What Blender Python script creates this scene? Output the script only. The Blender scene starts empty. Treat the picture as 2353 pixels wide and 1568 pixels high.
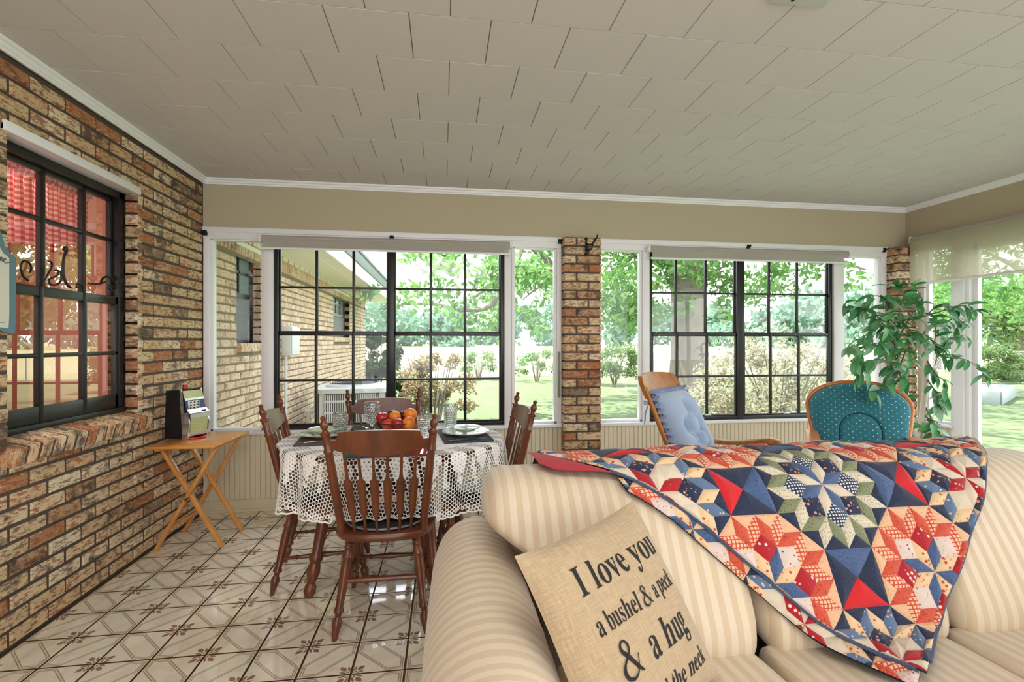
import bpy, bmesh, math, random
import numpy as np
from mathutils import Vector, Matrix
R = random.Random(7)
PI = math.pi
SC = bpy.context.scene
COL = SC.collection

# ---------------------------------------------------------------- camera, world, light, exposure
CAM_H, YAW, FPX = 1.2455, 0.1388, 1123.8
cam = bpy.data.cameras.new('camera'); cam.sensor_width = 36.0
cam.lens = 36.0 * FPX / 2353.0; cam.shift_y = 2.7 / 2353.0
cam.clip_start = 0.02; cam.clip_end = 600
camo = bpy.data.objects.new('camera', cam); COL.objects.link(camo)
camo.location = (0, 0, CAM_H); camo.rotation_euler = (PI / 2, 0, -YAW)
SC.camera = camo

world = bpy.data.worlds.new('world'); SC.world = world; world.use_nodes = True
wt = world.node_tree; wt.nodes.clear()
wo = wt.nodes.new('ShaderNodeOutputWorld'); wb = wt.nodes.new('ShaderNodeBackground')
wr = wt.nodes.new('ShaderNodeValToRGB'); wm = wt.nodes.new('ShaderNodeSeparateXYZ'); wc = wt.nodes.new('ShaderNodeTexCoord')
wr.color_ramp.elements[0].position = 0.0; wr.color_ramp.elements[0].color = (1.0, 0.98, 0.97, 1)
wr.color_ramp.elements[1].position = 0.7; wr.color_ramp.elements[1].color = (0.80, 0.89, 1.0, 1)
wt.links.new(wc.outputs['Generated'], wm.inputs[0]); wt.links.new(wm.outputs['Z'], wr.inputs[0])
wt.links.new(wr.outputs[0], wb.inputs[0]); wb.inputs[1].default_value = 4.5
wt.links.new(wb.outputs[0], wo.inputs[0])

sun = bpy.data.lights.new('sun', 'SUN'); sun.energy = 16.0; sun.angle = math.radians(0.8); sun.color = (1.0, 0.95, 0.86)
suno = bpy.data.objects.new('sun', sun); COL.objects.link(suno)
suno.rotation_euler = Vector((0.25, -0.28, -0.90)).to_track_quat('-Z', 'Y').to_euler()

def area(name, loc, target, sx, sy, power, color=(1, 1, 1)):
    l = bpy.data.lights.new(name, 'AREA'); l.shape = 'RECTANGLE'; l.size = sx; l.size_y = sy; l.energy = power; l.color = color
    o = bpy.data.objects.new(name, l); COL.objects.link(o); o.location = loc
    o.rotation_euler = (Vector(target) - Vector(loc)).to_track_quat('-Z', 'Y').to_euler()
    return o
# added unseen fill lights: a broad panel behind the camera and one overhead
area('back_fill_light', (1.17, -2.6, 1.25), (1.17, 3.0, 1.2), 5.7, 2.3, 105, (0.96, 0.98, 1.0))
area('overhead_fill_light', (-0.1, 0.2, 2.37), (-0.2, 0.7, 0.0), 1.5, 0.9, 24, (1.0, 0.98, 0.96))

vs = SC.view_settings
SC.display_settings.display_device = 'sRGB'
vs.view_transform = 'Standard'; vs.look = 'None'; vs.exposure = 0.22; vs.gamma = 1.0; vs.use_curve_mapping = False
SC.cycles.max_bounces = 10; SC.cycles.diffuse_bounces = 5; SC.cycles.glossy_bounces = 4
SC.cycles.transmission_bounces = 8; SC.cycles.transparent_max_bounces = 24
SC.cycles.caustics_reflective = False; SC.cycles.caustics_refractive = False
SC.cycles.sample_clamp_indirect = 6.0
SC.cycles.use_denoising = True

# ---------------------------------------------------------------- room numbers (metres; camera stands at x=0, y=0)
XL, XR, YF, YB, H = -1.737, 4.084, 3.84, -2.7, 2.44
CY, SY = math.cos(YAW), math.sin(YAW)
def dirn(u, v):
    r = (u - 1176.5) / FPX
    return (r * CY + SY, -r * SY + CY, -(v - 786.7) / FPX)
def aty(u, v, y):
    a, b, c = dirn(u, v); t = y / b
    return Vector((a * t, y, CAM_H + c * t))
def atx(u, v, x):
    a, b, c = dirn(u, v); t = x / a
    return Vector((x, b * t, CAM_H + c * t))
def atz(u, v, z):
    a, b, c = dirn(u, v); t = (z - CAM_H) / c
    return Vector((a * t, b * t, z))
def atd(u, v, d):
    a, b, c = dirn(u, v)
    return Vector((a * d, b * d, CAM_H + c * d))

# ---------------------------------------------------------------- mesh helpers
class MB:
    def __init__(s): s.v = []; s.f = []; s.m = []; s.cur = 0; s.uv = None
    def add(s, vs_, fs):
        b = len(s.v); s.v.extend([tuple(p) for p in vs_])
        for f in fs: s.f.append(tuple(i + b for i in f)); s.m.append(s.cur)
        return b
    def box(s, x0, y0, z0, x1, y1, z1, bev=0.0):
        if x0 > x1: x0, x1 = x1, x0
        if y0 > y1: y0, y1 = y1, y0
        if z0 > z1: z0, z1 = z1, z0
        if bev <= 0:
            s.add([(x0, y0, z0), (x1, y0, z0), (x1, y1, z0), (x0, y1, z0), (x0, y0, z1), (x1, y0, z1), (x1, y1, z1), (x0, y1, z1)],
                  [(0, 3, 2, 1), (4, 5, 6, 7), (0, 1, 5, 4), (1, 2, 6, 5), (2, 3, 7, 6), (3, 0, 4, 7)])
        else:
            b = min(bev, (x1 - x0) * .45, (y1 - y0) * .45, (z1 - z0) * .45)
            bm = bmesh.new(); bmesh.ops.create_cube(bm, size=1)
            for q in bm.verts: q.co = Vector(((x0 + x1) / 2 + q.co.x * (x1 - x0), (y0 + y1) / 2 + q.co.y * (y1 - y0), (z0 + z1) / 2 + q.co.z * (z1 - z0)))
            bmesh.ops.bevel(bm, geom=bm.edges[:], offset=b, segments=2, affect='EDGES', profile=0.5)
            bm.verts.index_update(); s.add([q.co[:] for q in bm.verts], [[q.index for q in f.verts] for f in bm.faces]); bm.free()
        return s
    def bar(s, p0, p1, w, t, up=(0, 0, 1), bev=0.0):
        p0, p1 = Vector(p0), Vector(p1); d = (p1 - p0); L = d.length; d.normalize()
        a = d.cross(Vector(up)).normalized(); b = a.cross(d).normalized()
        k = MB(); k.box(-w / 2, 0, -t / 2, w / 2, L, t / 2, bev)
        s.add([p0 + a * q[0] + d * q[1] + b * q[2] for q in k.v], k.f); return s
    def tube(s, pts, r, n=8, cap=True, closed=False, flat=1.0):
        pts = [Vector(p) for p in pts]; m = len(pts)
        rr = [r] * m if isinstance(r, (int, float)) else list(r)
        vs_ = []; prev = None
        for i, p in enumerate(pts):
            if closed: d = pts[(i + 1) % m] - pts[i - 1]
            else: d = pts[min(i + 1, m - 1)] - pts[max(i - 1, 0)]
            if d.length < 1e-9: d = Vector((0, 0, 1))
            d.normalize()
            if prev is None:
                a = d.orthogonal().normalized()
                if abs(d.z) > .9: a = (Vector((1, 0, 0)) - d * d.x).normalized()
            else:
                a = prev - d * prev.dot(d); a = a.normalized() if a.length > 1e-6 else d.orthogonal().normalized()
            prev = a; b = d.cross(a)
            for k in range(n):
                t = 2 * PI * k / n
                vs_.append(p + a * (math.cos(t) * rr[i]) + b * (math.sin(t) * rr[i] * flat))
        fs = []
        for i in range(m if closed else m - 1):
            j = (i + 1) % m
            for k in range(n):
                l = (k + 1) % n
                fs.append((i * n + k, i * n + l, j * n + l, j * n + k))
        if cap and not closed:
            fs.append(tuple(range(n - 1, -1, -1))); fs.append(tuple((m - 1) * n + k for k in range(n)))
        s.add(vs_, fs); return s
    def turned(s, p0, p1, prof, n=12):
        p0, p1 = Vector(p0), Vector(p1)
        return s.tube([p0.lerp(p1, t) for t, _ in prof], [q for _, q in prof], n)
    def lathe(s, prof, c=(0, 0, 0), n=24, fn=None):
        vs_ = []; m = len(prof)
        for i, (r, z) in enumerate(prof):
            for k in range(n):
                t = 2 * PI * k / n; q = r if fn is None else fn(r, z, k, i)
                vs_.append((c[0] + q * math.cos(t), c[1] + q * math.sin(t), c[2] + z))
        fs = [(i * n + k, i * n + (k + 1) % n, (i + 1) * n + (k + 1) % n, (i + 1) * n + k) for i in range(m - 1) for k in range(n)]
        if prof[0][0] > 1e-6: fs.append(tuple(range(n - 1, -1, -1)))
        if prof[-1][0] > 1e-6: fs.append(tuple((m - 1) * n + k for k in range(n)))
        s.add(vs_, fs); return s
    def grid(s, fn, nu, nv, cu=False, cv=False, flip=False):
        vs_ = [fn(i / (nu if cu else nu - 1), j / (nv if cv else nv - 1)) for i in range(nu) for j in range(nv)]
        fs = []
        for i in range(nu if cu else nu - 1):
            for j in range(nv if cv else nv - 1):
                a, b = i * nv + j, ((i + 1) % nu) * nv + j
                c, d = ((i + 1) % nu) * nv + (j + 1) % nv, i * nv + (j + 1) % nv
                fs.append((d, c, b, a) if flip else (a, b, c, d))
        s.add(vs_, fs); return s
    def prism(s, poly, fr, t):
        # poly 2D ccw; fr(x,y,h) -> 3D ; thickness t
        n = len(poly)
        s.add([fr(x, y, 0) for x, y in poly] + [fr(x, y, t) for x, y in poly],
              [tuple(range(n - 1, -1, -1)), tuple(range(n, 2 * n))] + [(i, (i + 1) % n, n + (i + 1) % n, n + i) for i in range(n)])
        return s
    def xf(s, M_):
        s.v = [tuple(M_ @ Vector(p)) for p in s.v]; return s
    def mesh(s, name, mats, smooth=40):
        me = bpy.data.meshes.new(name); me.from_pydata(s.v, [], s.f)
        mats = mats if isinstance(mats, (list, tuple)) else [mats]
        for q in mats: me.materials.append(q)
        if len(mats) > 1: me.polygons.foreach_set('material_index', s.m)
        if s.uv is not None:
            l = me.uv_layers.new(name='uv'); l.data.foreach_set('uv', np.array([s.uv[k] for f in s.f for k in f], dtype=np.float32).ravel())
        if smooth:
            me.polygons.foreach_set('use_smooth', [True] * len(s.f)); me.set_sharp_from_angle(angle=math.radians(smooth))
        me.update()
        return me
    def build(s, name, mats, parent=None, smooth=40):
        return link(name, s.mesh(name, mats, smooth), parent)

def link(name, me, parent=None):
    o = bpy.data.objects.new(name, me); COL.objects.link(o)
    if parent is not None: o.parent = parent
    return o
def tag(o, label, cat=None, group=None, kind=None):
    o['label'] = label
    if cat: o['category'] = cat
    if group: o['group'] = group
    if kind: o['kind'] = kind
    return o
def empty(name, loc=(0, 0, 0), rz=0.0):
    o = bpy.data.objects.new(name, None); COL.objects.link(o); o.location = loc; o.rotation_euler = (0, 0, rz); o.empty_display_size = .05
    return o
def copy_tree(o, parent=None):
    c = o.copy(); COL.objects.link(c)
    if parent is not None: c.parent = parent
    for ch in [q for q in bpy.data.objects if q.parent == o]: copy_tree(ch, c)
    return c
def quads(name, V, mat, parent=None, uv=False):
    # V: (n,4,3) array of quads as one mesh
    n = len(V); me = bpy.data.meshes.new(name)
    me.vertices.add(n * 4); me.vertices.foreach_set('co', np.asarray(V, dtype=np.float32).ravel())
    me.loops.add(n * 4); me.loops.foreach_set('vertex_index', np.arange(n * 4, dtype=np.int32))
    me.polygons.add(n); me.polygons.foreach_set('loop_start', np.arange(0, n * 4, 4, dtype=np.int32))
    me.materials.append(mat); me.update(calc_edges=True); me.validate()
    return link(name, me, parent)

# ---------------------------------------------------------------- material helpers
def C(r, g, b):
    def f(c):
        c /= 255.0
        return c / 12.92 if c <= .04045 else ((c + .055) / 1.055) ** 2.4
    return (f(r), f(g), f(b), 1.0)
class T:
    def __init__(s, name):
        s.m = bpy.data.materials.new(name); s.m.use_nodes = True; s.t = s.m.node_tree; s.t.nodes.clear()
        s.out = s.t.nodes.new('ShaderNodeOutputMaterial')
    def n(s, typ, ins=None, **kw):
        q = s.t.nodes.new('ShaderNode' + typ)
        for k, v in kw.items(): setattr(q, k, v)
        for k, v in (ins or {}).items(): s.put(q.inputs[k], v)
        return q
    def put(s, sock, v):
        if isinstance(v, bpy.types.NodeSocket): s.t.links.new(v, sock)
        else: sock.default_value = v
    def ma(s, op, a, b=0.0, c=0.0, clamp=False):
        q = s.n('Math', operation=op); q.use_clamp = clamp
        s.put(q.inputs[0], a); s.put(q.inputs[1], b); s.put(q.inputs[2], c)
        return q.outputs[0]
    def mix(s, f, a, b, blend='MIX'):
        q = s.n('Mix', data_type='RGBA', blend_type=blend)
        s.put(q.inputs[0], f); s.put(q.inputs[6], a); s.put(q.inputs[7], b)
        return q.outputs[2]
    def ramp(s, f, stops, interp='LINEAR'):
        q = s.n('ValToRGB'); cr = q.color_ramp; cr.interpolation = interp
        while len(cr.elements) < len(stops): cr.elements.new(0.5)
        for e, (p, c) in zip(cr.elements, stops): e.position = p; e.color = c
        s.put(q.inputs[0], f); return q.outputs[0]
    def step(s, x, lo, hi):
        q = s.n('MapRange', {0: x, 1: lo, 2: hi, 3: 0.0, 4: 1.0}); q.clamp = True
        return q.outputs[0]
    def noise(s, vec, scale, detail=3.0, rough=.5):
        q = s.n('TexNoise', {'Scale': scale, 'Detail': detail, 'Roughness': rough})
        if vec is not None: s.put(q.inputs['Vector'], vec)
        return q.outputs['Fac']
    def obj(s): return s.n('TexCoord').outputs['Object']
    def uv(s): return s.n('TexCoord').outputs['UV']
    def pos(s): return s.n('NewGeometry').outputs['Position']
    def rnd(s): return s.n('ObjectInfo').outputs['Random']
    def isl(s): return s.n('NewGeometry').outputs['Random Per Island']
    def xyz(s, v): q = s.n('SeparateXYZ', {0: v}); return q.outputs[0], q.outputs[1], q.outputs[2]
    def comb(s, x=0.0, y=0.0, z=0.0): return s.n('CombineXYZ', {0: x, 1: y, 2: z}).outputs[0]
    def vmul(s, v, k): q = s.n('VectorMath', {0: v, 1: k}, operation='MULTIPLY'); return q.outputs[0]
    def vadd(s, v, k): q = s.n('VectorMath', {0: v, 1: k}, operation='ADD'); return q.outputs[0]
    def bump(s, h, strength=.3, dist=.01): return s.n('Bump', {'Height': h, 'Strength': strength, 'Distance': dist}).outputs[0]
    def pbr(s, col, rough=.5, metal=0.0, normal=None, **kw):
        q = s.n('BsdfPrincipled', {'Base Color': col, 'Roughness': rough, 'Metallic': metal})
        if normal is not None: s.put(q.inputs['Normal'], normal)
        for k, v in kw.items(): s.put(q.inputs[k.replace('_', ' ')], v)
        s.t.links.new(q.outputs[0], s.out.inputs[0]); return s.m
def plain(name, col, rough=.5, metal=0.0, var=.10, scale=6.0, bump=0.0, bscale=80.0, **kw):
    t = T(name); o = t.obj(); n = t.noise(o, scale, 4)
    dk = tuple(c * (1 - var) for c in col[:3]) + (1,); lt = tuple(min(1, c * (1 + var)) for c in col[:3]) + (1,)
    c = t.mix(n, dk, lt)
    nm = t.bump(t.noise(o, bscale, 3), bump, .003) if bump else None
    return t.pbr(c, rough, metal, nm, **kw)
# ---------------------------------------------------------------- materials
def brick_mat(name, mode, pale=0.0, dark=1.0, lift=1.0):
    t = T(name)
    rn = t.ma('FRACT', t.ma('ADD', t.rnd(), t.isl()))
    if mode in ('obj', 'objv'): base = t.obj()
    else: base = t.pos()
    v = t.vadd(base, t.comb(t.ma('MULTIPLY', rn, 37.0), t.ma('MULTIPLY', rn, 11.0), t.ma('MULTIPLY', rn, 23.0)))
    sc = {'obj': (1, 1, 3.2), 'y': (1, 1, 2.6), 'objv': (2.6, 2.6, 1)}[mode]
    vs_ = t.vmul(v, sc)
    stops = [(0.0, C(214, 184, 144)), (.2, C(226, 202, 164)), (.38, C(196, 156, 116)), (.50, C(218, 192, 152)), (.68, C(234, 216, 186)), (.84, C(180, 124, 84)), (.93, C(150, 124, 102))]
    col = t.ramp(rn, stops, 'CONSTANT')
    if pale: col = t.mix(pale, col, C(248, 224, 200))
    f1 = t.noise(vs_, 26, 7, .72)
    flake = t.step(f1, .505, .55)
    r2 = t.ma('FRACT', t.ma('MULTIPLY', rn, 7.31))
    rust = t.ramp(r2, [(0, C(148, 82, 46)), (.35, C(166, 84, 40)), (.6, C(130, 62, 42)), (.8, C(120, 86, 62))], 'CONSTANT')
    col = t.mix(t.ma('MULTIPLY', flake, .84 * dark), col, rust)
    f3 = t.step(t.noise(t.vadd(vs_, (3.1, 1.7, 2.2)), 30, 6, .7), .54, .62)
    col = t.mix(t.ma('MULTIPLY', f3, .62), col, C(238, 224, 192))
    blk = t.ma('MULTIPLY', t.step(t.noise(v, 10, 5, .65), .50, .62), t.step(t.ma('FRACT', t.ma('MULTIPLY', rn, 3.77)), .38, .52))
    col = t.mix(t.ma('MULTIPLY', blk, .8 * dark), col, C(58, 50, 46))
    if lift != 1.0: col = t.mix(1.0, col, (lift, lift, lift, 1), 'MULTIPLY')
    hgt = t.ma('ADD', f1, t.ma('MULTIPLY', f3, .5))
    return t.pbr(col, .85, 0, t.bump(hgt, .8, .004))
MB_IN = brick_mat('brick_inside', 'obj')
MB_INS = brick_mat('brick_inside_joined', 'y')
MB_UP = brick_mat('brick_upright', 'objv')
MB_UPO = brick_mat('brick_upright_outside', 'objv', .45, .55, .86)
MB_OUT = brick_mat('brick_outside', 'obj', .60, .50, .86)
MB_OUTS = brick_mat('brick_outside_joined', 'y', .60, .50, .86)
MORTAR = plain('mortar_dark', C(84, 72, 64), .95, var=.25, scale=30, bump=.3)
MORTAR_OUT = plain('mortar_outside', C(124, 110, 94), .95, var=.15, scale=30)

def tile_floor_mat():
    t = T('floor_tile_glaze'); S_ = .198
    o = t.obj(); x, y, _ = t.xyz(o)
    p = t.ma('ADD', t.ma('DIVIDE', x, S_), .5); q = t.ma('ADD', t.ma('DIVIDE', y, S_), .5)
    off = t.vadd(o, t.comb(t.ma('MULTIPLY', t.rnd(), 40.0), t.ma('MULTIPLY', t.rnd(), 17.0), 0.0))
    n1 = t.noise(off, 9, 5, .6); n2 = t.noise(off, 24, 4, .6)
    col = t.mix(t.step(n1, .3, .75), C(244, 236, 218), C(224, 214, 194))
    col = t.mix(t.ma('MULTIPLY', t.step(n2, .6, .75), .35), col, C(176, 150, 112))
    # nested hexagon outlines along the diagonal p = q
    dd = t.ma('ABSOLUTE', t.ma('SUBTRACT', p, q))
    e = t.ma('MINIMUM', t.ma('MINIMUM', p, q), t.ma('MINIMUM', t.ma('SUBTRACT', 1.0, p), t.ma('SUBTRACT', 1.0, q)))
    h1 = t.ma('MINIMUM', t.ma('MULTIPLY', t.ma('SUBTRACT', .31, dd), .707), t.ma('SUBTRACT', e, .055))
    ln = None
    for c, w in ((0.0, .0085), (.040, .0075)):
        g = t.ma('SUBTRACT', 1.0, t.step(t.ma('ABSOLUTE', t.ma('SUBTRACT', h1, c)), w * .55, w * 1.25))
        ln = g if ln is None else t.ma('MAXIMUM', ln, g)
    col = t.mix(t.ma('MULTIPLY', ln, .85), col, C(122, 98, 68))
    halo = t.ma('MULTIPLY', t.ma('SUBTRACT', 1.0, t.step(t.ma('ABSOLUTE', t.ma('SUBTRACT', h1, .02)), .012, .05)), .25)
    col = t.mix(halo, col, C(172, 152, 120))
    # quarter flowers in the two other corners
    def petals(a, b):
        # a,b distance from the corner along the two edges
        def ell(cx, cy, ang, ra, rb):
            ca, sa = math.cos(ang), math.sin(ang)
            dx, dy = t.ma('SUBTRACT', a, cx), t.ma('SUBTRACT', b, cy)
            u = t.ma('ADD', t.ma('MULTIPLY', dx, ca), t.ma('MULTIPLY', dy, sa)); w = t.ma('SUBTRACT', t.ma('MULTIPLY', dy, ca), t.ma('MULTIPLY', dx, sa))
            k = t.ma('ADD', t.ma('POWER', t.ma('ABSOLUTE', t.ma('DIVIDE', u, ra)), 1.5), t.ma('POWER', t.ma('ABSOLUTE', t.ma('DIVIDE', w, rb)), 1.5))
            return t.ma('SUBTRACT', 1.0, t.step(k, .85, 1.1))
        r = ell(.165, .165, PI / 4, .085, .052)
        for c_ in (ell(.155, .055, .33, .075, .026), ell(.055, .155, PI / 2 - .33, .075, .026), ell(.07, .07, PI / 4, .04, .02)):
            r = t.ma('MAXIMUM', r, c_)
        return r
    fl = t.ma('MAXIMUM', petals(t.ma('SUBTRACT', 1.0, p), q), petals(p, t.ma('SUBTRACT', 1.0, q)))
    fcol = t.mix(t.step(n2, .35, .65), C(118, 80, 60), C(148, 108, 86))
    col = t.mix(t.ma('MULTIPLY', fl, .9), col, fcol)
    edge = t.ma('SUBTRACT', 1.0, t.step(e, .0, .03))
    col = t.mix(t.ma('MULTIPLY', edge, .35), col, C(120, 100, 78))
    col = t.mix(t.ma('SUBTRACT', 1.0, t.step(e, .0205, .0235)), col, C(88, 64, 42))
    rough = t.ma('ADD', .03, t.ma('MULTIPLY', n2, .07))
    return t.pbr(col, rough, 0, t.bump(t.noise(o, 22, 3), .08, .004), Specular_IOR_Level=.75, Coat_Weight=.5, Coat_Roughness=.03)
TILE = tile_floor_mat()
GROUT = plain('floor_grout', C(92, 68, 44), .8, var=.2, scale=40)

CEIL = plain('ceiling_tile', C(210, 207, 207), .9, var=.025, scale=3, bump=.12, bscale=140)
CEILBACK = plain('ceiling_joint', C(120, 112, 102), .9)
WHITE = plain('white_trim_paint', C(238, 239, 243), .45, var=.03)
WALLP = plain('tan_wall_paint', C(184, 174, 148), .7, var=.03, scale=2, bump=.05)
PLANK = plain('cream_beadboard_paint', C(222, 212, 188), .55, var=.025, scale=3)
BASEP = plain('cream_baseboard_paint', C(224, 212, 182), .5, var=.03)
BLACKF = plain('black_window_paint', C(26, 26, 27), .35, var=.15)
GREYF = plain('black_sash_paint', C(40, 42, 42), .3, var=.15)
IRON = plain('wrought_iron', C(22, 21, 22), .5, .3, var=.2)

def glass_mat(name, base=.04, k=1.0, tint=(1, 1, 1, 1)):
    t = T(name)
    fr = t.n('Fresnel', {'IOR': 1.5}).outputs[0]
    f = t.ma('MULTIPLY', t.ma('ADD', t.ma('MULTIPLY', fr, k), base - .04, clamp=True), t.ma('SUBTRACT', 1.0, t.n('NewGeometry').outputs['Backfacing']))
    tr = t.n('BsdfTransparent', {'Color': tint}); gl = t.n('BsdfGlossy', {'Color': (1, 1, 1, 1), 'Roughness': 0.0})
    mx = t.n('MixShader'); t.put(mx.inputs[0], f); t.t.links.new(tr.outputs[0], mx.inputs[1]); t.t.links.new(gl.outputs[0], mx.inputs[2])
    t.t.links.new(mx.outputs[0], t.out.inputs[0]); return t.m
PANE = glass_mat('window_glass')
PANE_DARK = glass_mat('kitchen_window_glass', .20, 1.6)

def wood(name, c1, c2, c3, rough=.3, axis=(1, 1, .12), sc=26, coat=.3):
    t = T(name); o = t.obj()
    v = t.vmul(t.vadd(o, t.comb(t.ma('MULTIPLY', t.rnd(), 9.0), 0.0, 0.0)), axis)
    n = t.noise(v, sc, 6, .6); n2 = t.noise(o, 5, 3)
    col = t.mix(t.step(n, .32, .68), c1, c2)
    col = t.mix(t.ma('MULTIPLY', t.step(n2, .5, .75), .5), col, c3)
    return t.pbr(col, rough, 0, t.bump(n, .06, .003), Coat_Weight=coat, Coat_Roughness=.2)
W_CHAIR = wood('chair_red_brown_wood', C(88, 43, 21), C(116, 60, 29), C(52, 25, 14), .32, coat=.25)
W_TRAY = wood('tray_table_pine', C(222, 158, 84), C(200, 128, 58), C(230, 176, 104), .35)
W_ROCK = wood('rocker_maple', C(188, 122, 56), C(152, 88, 34), C(122, 66, 26), .3)
W_GLIDE = wood('glider_oak', C(214, 128, 50), C(190, 104, 36), C(222, 146, 70), .35)

def fabric(name, colf, rough=.9, weave=900, ws=.25, sheen=.1):
    t = T(name); u = t.uv()
    x, y, _ = t.xyz(u); col = colf(t, u, x, y)
    w = t.ma('ADD', t.ma('SINE', t.ma('MULTIPLY', x, weave * 2)), t.ma('SINE', t.ma('MULTIPLY', y, weave * 2)))
    return t.pbr(col, rough, 0, t.bump(w, ws, .0006), Sheen_Weight=sheen)
# ---------------------------------------------------------------- bricks
_bc = {}
def brick_mesh(L, Hh, D, mat, var):
    key = (round(L, 3), round(Hh, 3), round(D, 3), mat.name, var)
    if key in _bc: return _bc[key]
    r = random.Random(hash((round(L, 3), var)) & 0xffff)
    c = .006; w, h = L / 2, Hh / 2; j = lambda s: r.uniform(-s, s)
    mb = MB()
    nx = 4 if L > .12 else 3
    fr = [[(-w + c + (2 * w - 2 * c) * i / (nx - 1) + (j(.002) if 0 < i < nx - 1 else 0), j(.0022), -h + c + (2 * h - 2 * c) * k) for i in range(nx)] for k in (0, 1)]
    a = mb.add(fr[0] + fr[1], [(i, i + 1, nx + i + 1, nx + i) for i in range(nx - 1)])
    o = [(-w, .008, -h), (w, .008, -h), (w, .008, h), (-w, .008, h), (-w, D, -h), (w, D, -h), (w, D, h), (-w, D, h)]
    b = mb.add(o, [])
    mb.f += [tuple(range(nx - 1, -1, -1)) + (b, b + 1), tuple(range(nx, 2 * nx)) + (b + 2, b + 3), (0, nx, b + 3, b), (nx - 1, b + 1, b + 2, 2 * nx - 1),
             (b, b + 4, b + 5, b + 1), (b + 3, b + 2, b + 6, b + 7), (b, b + 3, b + 7, b + 4), (b + 1, b + 5, b + 6, b + 2)]
    mb.m += [0] * 8
    # keep outward orientation
    bm = bmesh.new(); me = bpy.data.meshes.new('brick'); me.from_pydata(mb.v, [], mb.f); bm.from_mesh(me)
    bmesh.ops.recalc_face_normals(bm, faces=bm.faces[:]); bm.to_mesh(me); bm.free()
    me.materials.append(mat); _bc[key] = me; return me
def lay(u0, u1, z0, z1, holes=(), course=.07, module=.2, joint=.012, start=0.0):
    out = []; k = 0; z = z0
    while z + course * .6 < z1:
        zz = min(course, z1 - z); off = start + (module / 2 if k % 2 else 0)
        iv = [(u0, u1)]
        for (a, b, c, d) in holes:
            if z + zz > c + .01 and z < d - .01:
                iv = [q for s, e in iv for q in ((s, min(e, a)), (max(s, b), e)) if q[1] - q[0] > .015]
        for s, e in iv:
            n0 = math.floor((s - off) / module); x = s
            while x < e - .001:
                n0 += 1; nx = min(off + n0 * module, e)
                if nx - x < .02: x = nx; continue
                a = x + (joint / 2 if x > s + 1e-6 else 0); b = nx - (joint / 2 if nx < e - 1e-6 else 0)
                out.append(((a + b) / 2, z + zz / 2, b - a, zz - joint)); x = nx
        z += course; k += 1
    return out
def bricks(parent, cells, frame, rz, D, mat, matj, limit=300, order=None, proud=.004, joined=None):
    # frame(u, z) -> location of the brick's face centre
    cells = sorted(cells, key=order) if order else cells
    rr = random.Random(5)
    for (u, z, L, Hh) in cells[:limit]:
        o = link('brick', brick_mesh(L, Hh, D, mat, rr.randrange(3)), parent)
        p = frame(u, z); q = rr.uniform(-proud, proud * .4); n = Vector((math.sin(rz), -math.cos(rz), 0))
        o.location = Vector(p) + n * q; o.rotation_euler = (0, 0, rz)
    rest = cells[limit:]
    if rest:
        mb = MB()
        for (u, z, L, Hh) in rest:
            me = brick_mesh(L, Hh, D, mat, rr.randrange(3)); M_ = Matrix.Translation(frame(u, z)) @ Matrix.Rotation(rz, 4, 'Z')
            mb.add([M_ @ v.co for v in me.vertices], [tuple(f.vertices) for f in me.polygons])
        o = mb.build('brickwork', matj, parent, 0); o['kind'] = 'stuff'

# ---------------------------------------------------------------- floor
floor = MB().box(XL - .1, YB, -.12, XR + .1, YF + .02, -.006).build('floor', GROUT, None, 0)
tag(floor, 'glazed cream ceramic tile floor printed with brown flowers and nested lines', None, None, 'structure')
TS, TX, TY = .198, -1.5325, 2.097
tm = []
for rot in (0, 1):
    k = MB(); h = TS / 2 - .0022
    k.add([(-h, -h, -.006), (h, -h, -.006), (h, h, -.006), (-h, h, -.006), (-h + .002, -h + .002, 0), (h - .002, -h + .002, 0), (h - .002, h - .002, 0), (-h + .002, h - .002, 0)],
          [(4, 5, 6, 7), (0, 1, 5, 4), (1, 2, 6, 5), (2, 3, 7, 6), (3, 0, 4, 7)])
    tm.append(k.mesh('tile', TILE, 0))
cells = []
for i in range(-2, 31):
    for j in range(-26, 10):
        x, y = TX + (i + .5) * TS, TY + (j + .5) * TS
        if XL - .06 < x < XR + .06 and YB < y < YF + .06: cells.append((x, y, (i + j) % 2))
def seen(c):
    x, y, _ = c
    return y > 1.0 and x < .95 + .25 * (y - 1.0)
near = [c for c in cells if seen(c)]
near.sort(key=lambda c: c[1] + abs(c[0]) * .3)
parts_, rest_ = near[:300], [c for c in cells if c not in set(near[:300])]
for x, y, par in parts_:
    o = link('tile', tm[0], floor); o.location = (x, y, R.uniform(-.0003, .0003)); o.rotation_euler = (0, 0, PI / 2 if par else 0)
def plain_tile():
    return plain('floor_tile_far', C(208, 200, 180), .15, var=.08, scale=5)
k = MB()
for x, y, par in rest_:
    h = TS / 2 - .0022; k.add([(x - h, y - h, -.0005), (x + h, y - h, -.0005), (x + h, y + h, -.0005), (x - h, y + h, -.0005)], [(0, 1, 2, 3)])
o = k.build('tiling', plain_tile(), floor, 0); o['kind'] = 'stuff'

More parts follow.
